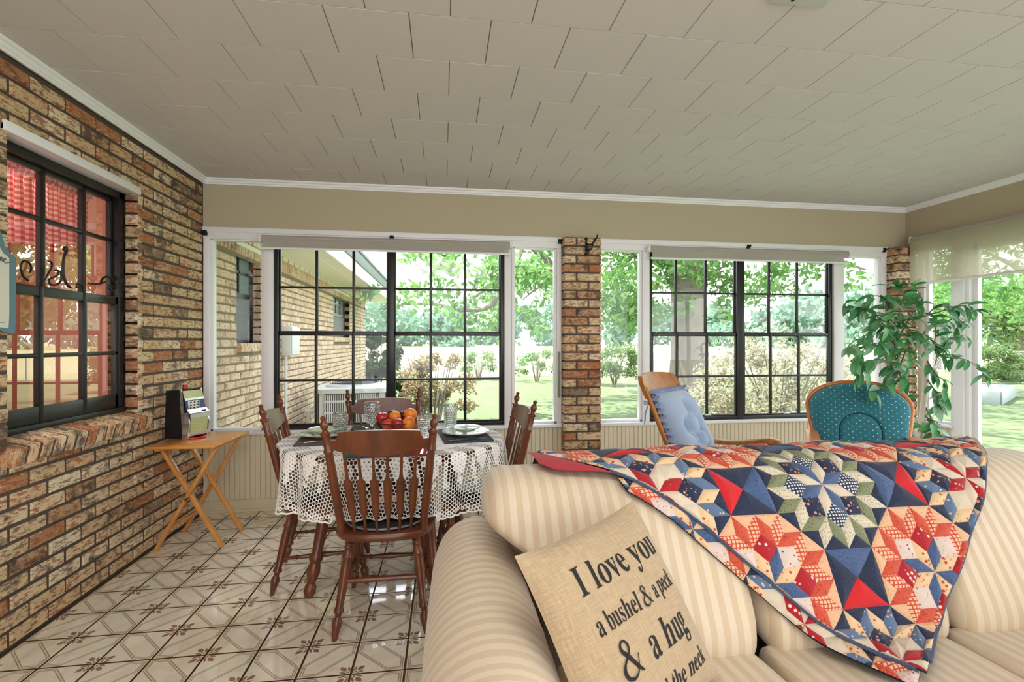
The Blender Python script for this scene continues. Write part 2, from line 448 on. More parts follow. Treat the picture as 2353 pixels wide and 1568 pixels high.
# ---------------------------------------------------------------- ceiling
ceiling = MB().box(XL - .1, YB, H + .006, XR + .1, YF + .15, H + .14).build('ceiling', CEILBACK, None, 0)
tag(ceiling, 'off white fibre tile ceiling laid in staggered rows', None, None, 'structure')
CX_, CYS, CY0 = .302, .2885, 2.098
cm = {}
def ctile(w, d):
    key = (round(w, 3), round(d, 3))
    if key not in cm:
        k = MB(); a, b = w / 2 - .0009, d / 2 - .0009; e = .0016
        k.add([(-a, -b, .006), (a, -b, .006), (a, b, .006), (-a, b, .006), (-a + e, -b + e, 0), (a - e, -b + e, 0), (a - e, b - e, 0), (-a + e, b - e, 0)],
              [(7, 6, 5, 4), (4, 5, 1, 0), (5, 6, 2, 1), (6, 7, 3, 2), (7, 4, 0, 3)])
        cm[key] = k.mesh('ceiling_tile', CEIL, 0)
    return cm[key]
rest = MB()
for j in range(-17, 7):
    y0, y1 = CY0 + j * CYS, min(CY0 + (j + 1) * CYS, YF)
    if y0 < YB or y1 - y0 < .02: continue
    off = -1.334 + (0 if j % 2 else .15) 
    n = math.floor((XL - off) / CX_)
    x = XL
    while x < XR - .005:
        n += 1; x1 = min(off + n * CX_, XR)
        if x1 - x > .01:
            if y0 > .9:
                o = link('ceiling_tile', ctile(x1 - x, y1 - y0), ceiling); o.location = ((x + x1) / 2, (y0 + y1) / 2, H + R.uniform(-.0006, .0002))
            else:
                a = .001; rest.add([(x + a, y0 + a, H), (x1 - a, y0 + a, H), (x1 - a, y1 - a, H), (x + a, y1 - a, H)], [(3, 2, 1, 0)])
        x = x1
o = rest.build('ceiling_tiling', CEIL, ceiling, 0); o['kind'] = 'stuff'

# crown moulding: small stepped profile (out from wall, down from ceiling)
CROWN = [(0, .042), (.010, .042), (.013, .032), (.020, .028), (.024, .016), (.034, .012), (.037, 0), (0, 0)]
def crown(name, axis, a0, a1, wall, sgn, label):
    k = MB(); n = len(CROWN)
    vs_ = []
    for a in (a0, a1):
        for d, dz in CROWN:
            vs_.append((wall + sgn * d, a, H - dz) if axis == 'y' else (a, wall + sgn * d, H - dz))
    k.add(vs_, [tuple(range(n)), tuple(range(2 * n - 1, n - 1, -1))] + [(i, n + i, n + (i + 1) % n, (i + 1) % n) for i in range(n)])
    tag(k.build(name, WHITE, None, 20), label, None, None, 'structure')
crown('trim_1', 'x', XL, XR, YF - .0005, -1, 'white crown moulding along the top of the window wall')
crown('trim_2', 'y', YB, YF, XL + .006, 1, 'white crown moulding along the top of the brick wall')
crown('trim_3', 'y', YB, YF, XR - .0005, -1, 'white crown moulding above the glass door')

# ---------------------------------------------------------------- left brick wall with the kitchen window opening
WY0, WY1, WZ0, WZ1 = 2.236, 3.086, .800, 2.122      # opening in the wall face
wall_left = MB()
for b in ((YB, 0, WY0, H), (WY1, 0, YF + .02, H), (WY0, 0, WY1, WZ0), (WY0, WZ1, WY1, H)):
    wall_left.box(XL - .11, b[0], b[1], XL - .008, b[2], b[3])
wall_left = wall_left.build('wall_left', MORTAR, None, 0)
tag(wall_left, 'tan and rust coloured brick wall with dark mortar joints', None, None, 'structure')
hole = [(WY0, WY1, WZ0 - .030, 2.10)]
cells = lay(-1.2, YF, 0.005, H - .02, hole, start=.04)
bricks(wall_left, cells, lambda u, z: (XL, u, z), PI / 2, .09, MB_IN, MB_INS, 290, lambda c: -c[0] if c[0] > 2.05 else 50 - c[0])
# projecting rowlock sill, one brick on edge next to the other
rl = [brick_mesh(.0520, .078, .13, MB_UP, q) for q in range(3)]
n = 14
for i in range(n):
    y = 2.185 + (i + .5) * (3.125 - 2.185) / n
    o = link('sill_brick', rl[i % 3], wall_left)
    o.matrix_world = Matrix.Translation((XL + .058 + R.uniform(-.004, .003), y, .785 + R.uniform(-.004, .002))) @ Matrix.Rotation(PI / 2 + R.uniform(-.03, .03), 4, 'Z') @ Matrix.Rotation(.24, 4, 'X')
sb = MB().box(-.440, .0075, -.038, .440, .13, .0335).xf(Matrix.Translation((XL + .058, 2.655, .785)) @ Matrix.Rotation(PI / 2, 4, 'Z') @ Matrix.Rotation(.24, 4, 'X')).build('sill_mortar', MORTAR, wall_left, 0)
# reveal bricks of the far jamb (facing the camera)
for k in range(19):
    z = .83 + k * .07
    if z > WZ1 - .03: break
    o = link('brick', brick_mesh(.062, .058, .05, MB_IN, k % 3), wall_left)
    o.location = (XL - .038, WY1 - .012, z); o.rotation_euler = (0, 0, 0)

# kitchen window set back in the opening
FX = XL - .070                                    # face of its black frame
window_1 = empty('window_1', (0, 0, 0)); tag(window_1, 'black divided sash window in the brick wall with a red gingham valance behind', None, None, 'structure')
k = MB(); y0, y1, z0, z1 = WY0 - .03, WY1 - .012, WZ0 + .050, WZ1 - .03
k.box(FX - .06, y1 - .045, z0, FX, y1, z1, .004); k.box(FX - .06, y0, z0, FX, y0 + .045, z1, .004)
k.box(FX - .06, y0, z1 - .04, FX, y1, z1, .004); k.box(FX - .06, y0, z0, FX + .012, y1, z0 + .03, .004)
k.build('window_frame', BLACKF, window_1)
gy0, gy1 = y0 + .045, y1 - .045; zm = 1.475
def sash(name, za, zb, xo, muntz, munty, rails):
    s_ = MB(); x0, x1 = FX - .045 + xo, FX - .02 + xo
    s_.box(x0, gy0, zb - rails[1], x1, gy1, zb, .003); s_.box(x0, gy0, za, x1, gy1, za + rails[0], .003)
    s_.box(x0, gy1 - .022, za, x1, gy1, zb, .003); s_.box(x0, gy0, za, x1, gy0 + .022, zb, .003)
    o = s_.build(name, GREYF, window_1)
    for m in muntz: MB().box(x0 + .002, gy0, m - .010, x1, gy1, m + .010, .004).build('muntin', BLACKF, o)
    for m in munty: MB().box(x0 + .001, m - .012, za, x1 + .003, m + .012, zb, .004).build('muntin', BLACKF, o)
    ys = [gy0 + .02] + list(munty) + [gy1 - .02]; zs = [za + rails[0]] + list(muntz) + [zb - rails[1]]
    for a, b in zip(ys, ys[1:]):
        for c, d in zip(zs, zs[1:]):
            MB().box(x0 + .010, a, c, x0 + .013, b, d).build('pane', PANE_DARK, o, 0)
    return o
sash('upper_sash', zm - .02, z1 - .04, -.012, [1.815], [2.546, 2.808], (.045, .022))
sash('lower_sash', z0 + .03, zm + .025, .014, [1.185], [2.500, 2.775], (.075, .045))
# white head board over the window
trim = MB().box(XL - .09, WY0 - .03, WZ1 - .028, XL + .004, WY1 + .0, WZ1 + .002, .003).box(XL - .01, WY0 - .03, WZ1 - .03, XL + .012, WY1, WZ1 + .012, .003).build('trim_4', WHITE)
tag(trim, 'white painted head board above the kitchen window', None, None, 'structure')
# ---------------------------------------------------------------- far (window) wall
wall_far = MB().box(XL, YF, 2.078, XR + .1, YF + .13, H).box(XL, YF + .012, 0, XR + .1, YF + .13, .575).build('wall_far', WALLP, None, 0)
tag(wall_far, 'tan painted wall strip above the windows with cream beadboard below them', None, None, 'structure')
pk = {}
def plank(w, h):
    key = (round(w, 4), h)
    if key not in pk:
        k = MB(); a = w / 2 - .0005; e = .0035
        k.add([(-a, .012, 0), (a, .012, 0), (a, .012, h), (-a, .012, h), (-a, .005, 0), (-a + e, 0, 0), (a - e, 0, 0), (a, .005, 0), (-a, .005, h), (-a + e, 0, h), (a - e, 0, h), (a, .005, h)],
              [(5, 6, 10, 9), (4, 5, 9, 8), (6, 7, 11, 10), (0, 4, 8, 3), (7, 1, 2, 11)])
        pk[key] = k.mesh('plank', PLANK, 0)
    return pk[key]
PW = .0357
x = XL
while x < XR - .01:
    if not (.98 < x < 1.20):
        o = link('plank', plank(PW, .545), wall_far); o.location = (x + PW / 2, YF, .03)
    x += PW
baseboard = MB().box(XL + .002, YF - .014, 0, .935, YF, .088, .003).box(1.24, YF - .014, 0, 3.89, YF, .088, .003).box(XL + .002, YF - .022, 0, .935, YF - .012, .018, .004).build('baseboard_far', BASEP)
tag(baseboard, 'cream baseboard under the beadboard of the window wall', None, None, 'structure')
# headers, sills, jambs
def T_(name, boxes, label, bev=.004, mat=None):
    k = MB()
    for b in boxes: k.box(*b, bev)
    return tag(k.build(name, mat or WHITE), label, None, None, 'structure')
T_('trim_5', [(XL + .004, YF - .020, 2.048, .936, YF + .02, 2.086), (XL + .004, YF - .010, 2.000, .936, YF + .08, 2.050)], 'white header board over the left window group')
T_('trim_6', [(1.236, YF - .020, 2.048, 3.890, YF + .02, 2.086), (1.236, YF - .010, 2.000, 3.890, YF + .08, 2.050)], 'white header board over the right window group')
T_('trim_7', [(XL + .004, YF - .034, .566, .936, YF + .10, .590)], 'white window sill board left of the brick pillar')
T_('trim_8', [(1.236, YF - .034, .566, 3.890, YF + .10, .590)], 'white window sill board right of the brick pillar')
T_('trim_9', [(XL + .004, YF - .006, .588, -1.690, YF + .08, 2.002)], 'white jamb board beside the brick wall corner')
T_('trim_10', [(-1.322, YF - .006, .588, -1.252, YF + .08, 2.002)], 'white post between the narrow left pane and the black window')
T_('trim_11', [(.476, YF - .006, .588, .545, YF + .08, 2.002)], 'white post right of the left black window')
T_('trim_12', [(.900, YF - .006, .588, .938, YF + .08, 2.002)], 'white jamb board left of the brick pillar')
T_('trim_13', [(1.622, YF - .006, .588, 1.682, YF + .08, 2.002)], 'white post left of the right black window')
T_('trim_14', [(3.372, YF - .006, .588, 3.466, YF + .08, 2.002)], 'white post right of the right black window')
T_('trim_15', [(3.842, YF - .006, .588, 3.890, YF + .08, 2.002)], 'white jamb board beside the corner brick column')
T_('trim_16', [(1.236, YF - .006, .588, 1.256, YF + .08, 2.002)], 'white jamb board right of the brick pillar')
def fixed(name, x0, x1, z0, z1, label, y=YF + .012):
    w = empty(name); tag(w, label, None, None, 'structure'); f = .020
    k = MB(); k.box(x0, y, z0, x0 + f, y + .05, z1, .004).box(x1 - f, y, z0, x1, y + .05, z1, .004).box(x0, y, z0, x1, y + .05, z0 + f, .004).box(x0, y, z1 - f, x1, y + .05, z1, .004)
    k.build('window_frame', WHITE, w)
    MB().box(x0 + f, y + .025, z0 + f, x1 - f, y + .029, z1 - f).build('pane', PANE, w, 0)
    return w
fixed('window_2', -1.690, -1.322, .590, 2.012, 'narrow white framed pane beside the indoor brick wall')
w3 = fixed('window_3', .545, .900, .590, 2.012, 'narrow white framed pane between black window and brick pillar')
MB().box(.905, YF - .018, .80, .925, YF - .004, 1.17, .004).build('sash_handle', plain('sage_green_strip', C(132, 146, 118), .5), w3)
fixed('window_4', 1.256, 1.622, .590, 2.012, 'narrow white framed pane just right of the brick pillar')
fixed('window_6', 3.466, 3.842, .590, 2.012, 'narrow white framed pane beside the corner brick column')
def black_window(name, x0, x1, xm0, xm1, vl, vr, label):
    w = empty(name); tag(w, label, None, None, 'structure')
    y0, y1 = YF + .014, YF + .055; z0, z1 = .592, 2.02
    k = MB(); k.box(x0, y0, z0, x0 + .030, y1, z1, .004).box(x1 - .030, y0, z0, x1, y1, z1, .004).box(x0, y0 - .006, z0, x1, y1, z0 + .030, .004).box(x0, y0, z1 - .03, x1, y1, z1, .004)
    k.build('window_frame', BLACKF, w)
    MB().box(xm0, y0 - .008, z0, xm1, y1, z1, .004).build('mullion', BLACKF, w)
    for a, b, vv in ((x0 + .03, xm0, vl), (xm1, x1 - .03, vr)):
        for nm, za, zb, m, yo in (('upper_sash', 1.300, 1.99, 1.660, .022), ('lower_sash', .622, 1.325, .958, .0)):
            ya, yb = y0 + yo, y0 + yo + .022
            s = MB().box(a, ya, za, a + .010, yb, zb, .002).box(b - .010, ya, za, b, yb, zb, .002).box(a, ya, za, b, yb, za + (.012 if nm[0] == 'l' else .03), .002).box(a, ya, zb - .03, b, yb, zb, .002).build(nm, BLACKF, w)
            MB().box(a, ya, m - .0085, b, yb - .004, m + .0085, .003).build('muntin', BLACKF, s)
            for v in vv: MB().box(v - .0105, ya - .001, za, v + .0105, yb - .004, zb, .003).build('muntin', BLACKF, s)
            xs = [a] + list(vv) + [b]
            for p, q in zip(xs, xs[1:]):
                for c, d in ((za, m), (m, zb)):
                    MB().box(p, ya + .009, c, q, ya + .012, d).build('pane', PANE, s, 0)
    return w
black_window('window_5', -1.252, .476, -.428, -.376, (-.953, -.682), (-.099, .167), 'wide black divided window behind the dining table')
w7 = black_window('window_7', 1.682, 3.372, 2.466, 2.536, (1.932, 2.199), (2.785, 3.051), 'wide black divided window behind the two armchairs')
LATCH = plain('silver_latch', C(190, 190, 192), .3, .6)
for x in (2.20, 2.93, -.12): MB().box(x - .03, YF + .002, .628, x + .03, YF + .02, .642, .003).build('latch', LATCH, w7 if x > 0 else bpy.data.objects['window_5'])

wall_back = MB().box(XL, YB - .12, 0, XR + .1, YB, H).build('wall_back', WALLP, None, 0)  # unseen, added to shut the sky out of the window reflections
tag(wall_back, 'unseen tan painted wall added behind the sofa viewpoint', None, None, 'structure')
# ---------------------------------------------------------------- brick pillars
def pillar(name, x0, x1, yf, yb, z1, label, joints):
    p = MB().box(x0 + .008, yf + .009, 0, x1 - .008, yb, z1).build(name, MORTAR, None, 0); tag(p, label, None, None, 'structure')
    k = 0; z = z1 - .07
    rr = random.Random(3)
    while z > -.03:
        zz = max(z, 0.0); hh = z + .07 - zz - .012
        if hh > .02:
            for a, b in joints(k, x0, x1):
                o = link('brick', brick_mesh(b - a, hh, yb - yf, MB_IN, rr.randrange(3)), p)
                o.location = ((a + b) / 2, yf + rr.uniform(-.003, .002), zz + .006 + hh / 2)
        z -= .07; k += 1
    return p
J = .006
pillar('pillar_1', .941, 1.240, 3.752, YF + .10, 2.076, 'brick pillar between the two window groups', lambda k, a, b: [(a, a + .100 - J), (a + .100 + J, b)] if k % 2 == 0 else [(a, a + .195 - J), (a + .195 + J, b)])
pillar('pillar_2', 3.893, XR - .012, 3.714, YF + .10, 2.072, 'brick column in the corner beside the glass door', lambda k, a, b: [(a, b)] if k % 2 else [(a, a + .09 - J), (a + .09 + J, b)])

# ---------------------------------------------------------------- right wall with narrow window and glass door
wall_right = MB().box(XR, YB, 2.078, XR + .12, YF + .1, H).box(XR + .012, 3.42, 0, XR + .12, YF, .545).box(XR, YB, 0, XR + .12, -2.0, 2.078).build('wall_right', WALLP, None, 0)
tag(wall_right, 'tan painted wall strip above the glass door', None, None, 'structure')
for i in range(6):
    o = link('plank', plank(PW, .525), wall_right); o.location = (XR, 3.44 + (i + .5) * PW, .02); o.rotation_euler = (0, 0, -PI / 2)
def rbox(k, y0, y1, z0, z1, d0=-.012, d1=.07, bev=.004): return k.box(XR + d0, y0, z0, XR + d1, y1, z1, bev)
T_('trim_17', [(XR - .034, 3.425, .548, XR + .08, 3.72, .572)], 'white sill under the narrow window beside the glass door')
k = MB(); rbox(k, 3.415, 3.436, 0, 2.06); rbox(k, 3.655, 3.72, .57, 2.06); rbox(k, 3.415, 3.72, 2.02, 2.08)
tag(k.build('trim_18', WHITE), 'white casing around the narrow window beside the glass door', None, None, 'structure')
w8 = empty('window_8'); tag(w8, 'narrow white framed window beside the glass door', None, None, 'structure')
k = MB()
for y in (3.436, 3.635): k.box(XR + .01, y, .572, XR + .05, y + .020, 2.02, .004)
k.box(XR + .01, 3.436, .572, XR + .05, 3.655, .592, .004); k.build('window_frame', WHITE, w8)
MB().box(XR + .028, 3.456, .592, XR + .031, 3.635, 2.02).build('pane', PANE, w8, 0)
door_1 = empty('door_1'); tag(door_1, 'sliding glass patio door in white frame', None, None, 'structure')
k = MB(); rbox(k, 3.335, 3.417, 0, 2.08, -.016, .09); rbox(k, 3.300, 3.340, 0, 2.08, -.004, .09); rbox(k, -2.0, 3.34, 2.02, 2.08, -.01, .09); rbox(k, -2.0, 3.34, 0, .02, -.01, .09)
k.build('door_frame', WHITE, door_1)
for a, b in ((1.62, 3.30), (-.10, 1.64), (-1.96, -.08)):
    k = MB()
    for q in ((a, a + .05, .02, 2.02), (b - .045, b, .02, 2.02), (a, b, .02, .09), (a, b, 1.96, 2.02)): k.box(XR + .02, q[0], q[2], XR + .055, q[1], q[3], .004)
    o = k.build('door_leaf', WHITE, door_1)
    MB().box(XR + .035, a + .05, .09, XR + .039, b - .045, 1.96).build('pane', PANE, o, 0)
# ---------------------------------------------------------------- roller shades
def shade_mat(name, open_=.30, col=C(226, 222, 214), axis=0):
    t = T(name); x, y, z = t.xyz(t.pos())
    a = (x, y)[axis]
    n = t.noise(t.vmul(t.pos(), (260, 20, 260) if axis else (8, 8, 420)), 1.0, 4, .7)
    n2 = t.noise(t.vmul(t.pos(), (20, 320, 8) if axis else (420, 8, 8)), 1.0, 4, .7)
    nn = t.ma('MULTIPLY', t.ma('ADD', n, n2), .5)
    c = t.mix(t.step(nn, .3, .7), tuple(q * .72 for q in col[:3]) + (1,), col)
    df = t.n('BsdfDiffuse', {'Color': c}); tl = t.n('BsdfTranslucent', {'Color': c})
    m1 = t.n('MixShader', {0: .5}); t.t.links.new(df.outputs[0], m1.inputs[1]); t.t.links.new(tl.outputs[0], m1.inputs[2])
    tr = t.n('BsdfTransparent'); m2 = t.n('MixShader'); t.put(m2.inputs[0], t.ma('SUBTRACT', 1.0 - open_ + .12, t.ma('MULTIPLY', nn, .24), clamp=True))
    t.t.links.new(tr.outputs[0], m2.inputs[1]); t.t.links.new(m1.outputs[0], m2.inputs[2]); t.t.links.new(m2.outputs[0], t.out.inputs[0])
    return t.m
SH1 = shade_mat('linen_shade_weave', .40, C(232, 226, 222)); SH2 = shade_mat('linen_shade_weave_door', .40, C(228, 222, 204), 1)
ROLL = plain('rolled_linen', C(176, 168, 160), .9, var=.2, scale=60)
def roller(x0, x1, zt, zb, label, chain):
    r = empty('roller_shade', ((x0 + x1) / 2, YF - .055, zt)); tag(r, label, 'window shade')
    h = (x1 - x0) / 2; rad = .026
    MB().tube([(-h, 0, -rad), (h, 0, -rad)], rad, 20).build('roller', ROLL, r)
    MB().box(-h + .012, -rad - .001, zb - zt, h - .012, -rad + .001, -rad).build('shade_fabric', SH1, r, 0)
    MB().tube([(-h, -rad, zb - zt), (h - .0, -rad, zb - zt)], .012, 10, flat=.6).build('bottom_bar', WHITE, r)
    for s in (-1, 1): MB().box(s * h, -.022, -.052, s * (h + .016), .05, .004, .003).tube([(s * (h + .016), -.0, -rad), (s * (h + .022), 0, -rad)], .018, 12).build('end_bracket', WHITE, r)
    if chain:
        c = MB()
        for q in (-.008, .008): c.tube([(h + .012, -.02 + q, -.03), (h + .012, -.02 + q, -1.36)], .0016, 5)
        c.build('bead_chain', plain('bead_chain', C(196, 186, 160), .5), r)
    return r
roller(-1.315, .510, 2.028, 1.930, 'rolled linen shade above the window behind the dining table', True)
roller(1.660, 3.455, 2.030, 1.926, 'rolled linen shade above the window behind the two armchairs', False)
r = empty('roller_shade', (XR - .085, 2.45, 2.150)); tag(r, 'sheer linen roller shade half lowered over the glass door', 'window shade')
MB().tube([(0, 1.245, -.028), (0, -1.35, -.028)], .028, 20).build('roller', ROLL, r)
MB().box(-.030, -1.34, 1.738 - 2.15, -.028, 1.240, -.028).build('shade_fabric', SH2, r, 0)
MB().tube([(-.029, -1.34, -.412), (-.029, 1.242, -.412)], .012, 10).build('bottom_bar', WHITE, r)
for s in (1.246, -1.366): MB().box(-.02, s, -.05, .083, s + .016, .004, .003).build('end_bracket', WHITE, r)

# small black brackets on the header boards
BRK = [(470, 533, 'beside the indoor brick wall'), (900, 545, 'above the middle of the left black window'), (1287, 553, 'at the upper left corner of the brick pillar'), (1720, 566, 'above the middle of the right black window'), (2033, 573, 'beside the corner brick column')]
for u, v, w in BRK:
    p = aty(u, v + 1, YF - .02)
    b = empty('curtain_bracket', p); tag(b, 'small black curtain bracket ' + w, 'bracket', 'black curtain brackets on the headers')
    MB().box(-.016, -.004, -.022, .016, .012, .016, .003).build('back_plate', IRON, b)
    MB().tube([(0, 0, 0), (0, -.026, -.002), (0, -.034, .008)], .006, 8).build('hook', IRON, b)
# iron coat hook on the pillar
h = empty('coat_hook', (1.115, 3.750, 2.0)); tag(h, 'black wrought iron coat hook screwed to the top of the brick pillar', 'hook')
MB().tube([(0, -.006, .062), (0, -.008, .03), (0, -.008, -.03), (0, -.006, -.058)], [.004, .009, .009, .004], 8, flat=.6).build('back_plate', IRON, h)
for z in (.062, -.058):
    MB().lathe([(.0, .012), (.009, .010), (.013, .004), (.013, 0)], n=12).xf(Matrix.Translation((0, -.004, z)) @ Matrix.Rotation(PI / 2, 4, 'X')).build('screw_disc', IRON, h)
q = [(0, -.008, .03), (.012, -.03, .012), (.030, -.055, .010), (.048, -.075, .030), (.062, -.085, .062), (.070, -.085, .088)]
MB().tube(q, [.006, .006, .006, .006, .006, .004], 8).build('upper_hook', IRON, h)
q = [(0, -.008, -.02), (.006, -.035, -.036), (.020, -.060, -.034), (.030, -.070, -.012), (.036, -.070, .022), (.052, -.068, .050), (.055, -.066, .040)]
MB().tube(q, .0055, 8).build('lower_hook', IRON, h)

# ceiling plate at the top edge of the view
cp = empty('ceiling_plate', (1.225, 1.44, H)); tag(cp, 'flat white metal plate with one dark screw on the tile ceiling', 'ceiling plate')
MB().box(-.105, -.125, -.012, .105, .125, .0, .004).build('plate', plain('plate_paint', C(206, 210, 206), .4), cp)
MB().tube([(-.03, .10, -.0135), (-.03, .10, -.010)], .006, 10).build('screw', IRON, cp)

# ---------------------------------------------------------------- kitchen room behind the window, valance, scroll
k = MB()
x0, x1, y0, y1, z0, z1 = -3.2, XL - .155, 1.2, 4.3, .3, 2.4
k.add([(x0, y0, z0), (x1, y0, z0), (x1, y1, z0), (x0, y1, z0), (x0, y0, z1), (x1, y0, z1), (x1, y1, z1), (x0, y1, z1)], [(0, 1, 2, 3), (7, 6, 5, 4), (0, 3, 7, 4), (0, 4, 5, 1), (2, 6, 7, 3)])
tag(k.build('wall_kitchen', plain('salmon_kitchen_paint', C(204, 150, 128), .8, var=.04), None, 0), 'salmon painted kitchen walls seen through the sash window', None, None, 'structure')
kl = bpy.data.lights.new('kitchen_fill_light', 'POINT'); kl.energy = 55; kl.color = (1, .93, .85); kl.shadow_soft_size = .15  # fill light added to brighten the salmon walls, no fixture here
ko = bpy.data.objects.new('kitchen_fill_light', kl); COL.objects.link(ko); ko.location = (-2.5, 2.2, 2.2)
def gingham():
    t = T('red_gingham'); x, y, _ = t.xyz(t.uv())
    f = lambda q: t.step(t.ma('SINE', t.ma('MULTIPLY', q, 2 * PI / .026)), -.12, .12)
    s = t.ma('MULTIPLY', t.ma('ADD', f(x), f(y)), .5)
    c = t.ramp(s, [(0, C(244, 226, 220)), (.4, C(222, 118, 118)), (.6, C(222, 118, 118)), (1, C(178, 36, 46))])
    df = t.n('BsdfDiffuse', {'Color': c}); tl = t.n('BsdfTranslucent', {'Color': c}); m = t.n('MixShader', {0: .45})
    t.t.links.new(df.outputs[0], m.inputs[1]); t.t.links.new(tl.outputs[0], m.inputs[2]); t.t.links.new(m.outputs[0], t.out.inputs[0])
    return t.m
GING = gingham()
cv = empty('valance_curtain', (XL - .20, 2.30, 1.70)); tag(cv, 'red and white gingham valance hanging inside the kitchen window', 'curtain')
k = MB(); nu, nv = 140, 16; wid = .725
k.uv = []
def vf(u, v):
    a = .016 * math.sin(u * 2 * PI * 11 + .8 * math.sin(u * 17)) + .006 * math.sin(u * 2 * PI * 27)
    return (-.02 + a * (1.0 - .45 * v), u * wid, v * .335)
k.grid(vf, nu, nv); k.uv = [(i / (nu - 1) * wid * 1.45, j / (nv - 1) * .335) for i in range(nu) for j in range(nv)]
k.build('valance', GING, cv, 60)
k = MB(); k.grid(lambda u, v: (-.02 + (.012 + .010 * math.sin(v * PI)) * math.sin(u * 2 * PI * 26 + v), u * wid, .33 + v * .065 + .006 * math.sin(u * 2 * PI * 31)), 220, 5)
k.uv = [(i / 219 * wid * 1.7, .33 + j / 4 * .065) for i in range(220) for j in range(5)]
k.build('ruffled_heading', GING, cv, 60)
MB().tube([(-.02, -.02, .355), (-.02, wid + .02, .355)], .008, 8).build('rod', WHITE, cv)
# wrought iron scroll ornament standing on the meeting rail
sx = FX + .008
def SP(pts, r, mb):
    P_ = [atx(u, v, sx) for u, v in pts]; out = []
    for i in range(len(P_) - 1):
        p0, p1, p2, p3 = P_[max(i - 1, 0)], P_[i], P_[i + 1], P_[min(i + 2, len(P_) - 1)]
        for q in range(6):
            t_ = q / 6; out.append(.5 * ((2 * p1) + (p2 - p0) * t_ + (2 * p0 - 5 * p1 + 4 * p2 - p3) * t_ ** 2 + (3 * p1 - p0 - 3 * p2 + p3) * t_ ** 3))
    out.append(P_[-1]); mb.tube(out, r, 6)
sc = empty('iron_scroll', (0, 0, 0)); tag(sc, 'black wrought iron scroll ornament in the middle of the kitchen window', 'ornament')
Z_ = lambda q: [(x / 7.843, 540 + y / 7.843) for x, y in q]
k = MB(); SP(Z_([(510, 825), (430, 760), (385, 650), (375, 540), (430, 470), (520, 500), (560, 590), (540, 680)]), .0045, k); k.build('left_scroll', IRON, sc)
k = MB(); SP(Z_([(1165, 285), (1150, 260), (1185, 220), (1200, 280), (1160, 380), (1140, 500), (1135, 640), (1150, 760), (1200, 880), (1270, 950)]), .006, k); k.build('centre_stem', IRON, sc)
k = MB(); SP(Z_([(990, 640), (1040, 640), (1040, 720), (960, 770), (890, 800), (900, 880), (1000, 905), (1080, 850), (1110, 760), (1090, 650)]), .0045, k); k.build('inner_scroll', IRON, sc)
k = MB(); SP(Z_([(800, 800), (870, 690), (930, 570), (930, 500), (880, 480)]), .0045, k); k.build('leaf_stem', IRON, sc)
k = MB(); SP(Z_([(1370, 950), (1400, 880), (1500, 960), (1430, 960), (1370, 950)]), .004, k); k.build('leaf', IRON, sc)
k = MB(); SP(Z_([(1590, 870), (1700, 885), (1800, 880), (1895, 850)]), .005, k); SP(Z_([(1815, 850), (1860, 780), (1940, 750), (2010, 800), (2075, 880), (2085, 960), (2040, 1005), (1985, 980), (1975, 920), (2020, 930)]), .0055, k)
SP(Z_([(2050, 745), (2085, 760), (2100, 800), (2060, 830)]), .006, k); k.build('right_scroll', IRON, sc)

# ---------------------------------------------------------------- painted wooden sign at the left edge
SGN_B = plain('sign_blue_grey', C(92, 128, 142), .55, var=.06); SGN_W = plain('sign_cream', C(214, 214, 202), .6, var=.03)
sg = empty('wall_sign', (XL + .006, 2.0, 1.28)); tag(sg, 'cream wooden wall sign with blue grey scalloped edge beside the kitchen window', 'sign')
half = [(0, .0), (.08, .012), (.15, .018), (.190, .004), (.232, .0), (.236, .06), (.236, .305), (.228, .312), (.205, .322), (.188, .345), (.170, .395), (.130, .43), (.07, .45), (0, .455)]
full = half + [(-x, z) for x, z in reversed(half[1:-1])]
MB().prism(full, lambda x, y, h: (h, x, y), .018).build('border_board', SGN_B, sg, 30)
inner = [(x * .86, .02 + z * .915) for x, z in full]
MB().prism(inner, lambda x, y, h: (.0175 + h, x, y), .0025).build('painted_panel', SGN_W, sg, 30)
INK = plain('sign_ink', C(70, 72, 78), .6)
k = MB()
def ink(pts, r=.0014): k.tube([(.0212, y, z) for y, z in pts], r, 5)
bx, bz, s_ = .108, .285, .030
def L_(pts, ox): ink([(bx + ox + p[0] * s_, bz - (ox * .12) + p[1] * s_) for p in pts])
L_([(0, 1.25), (.05, .6), (0, 0)], 0); L_([(.55, 1.25), (.6, .6), (.55, 0)], 0); L_([(0, .62), (.6, .68)], 0)
L_([(.45, .62), (.25, .7), (.1, .4), (.2, .05), (.45, .05), (.55, .35), (.45, .62), (.75, .6)], .020)
L_([(0, .6), (.05, .05), (.1, .5), (.3, .62), (.4, .05), (.45, .5), (.6, .62), (.75, .05)], .041)
L_([(0, .3), (.4, .4), (.35, .65), (.12, .6), (.08, .2), (.3, .02), (.8, .12), (1.0, .25)], .066)
k.build('lettering', INK, sg)
BRN = plain('sign_brown', C(150, 128, 98), .7); GRN = plain('sign_green', C(64, 124, 104), .7); PNK = plain('sign_white', C(236, 234, 230), .7)
def blob(name, pts, m, h): MB().prism(pts, lambda x, y, q: (.0205 + q + h, x, y), .0012).build(name, m, sg, 0)
ell = lambda cx, cz, a, b, n=16: [(cx + a * math.cos(2 * PI * i / n), cz + b * math.sin(2 * PI * i / n)) for i in range(n)]
blob('painted_figure', [(.02, .12), (.06, .095), (.10, .085), (.13, .095), (.135, .125), (.118, .15), (.112, .18), (.10, .225), (.085, .245), (.05, .26), (0, .25)], BRN, 0)
blob('painted_apron', [(.085, .115), (.105, .108), (.108, .15), (.09, .155)], GRN, .001); blob('painted_patch', ell(.118, .133, .013, .022), PNK, .001)
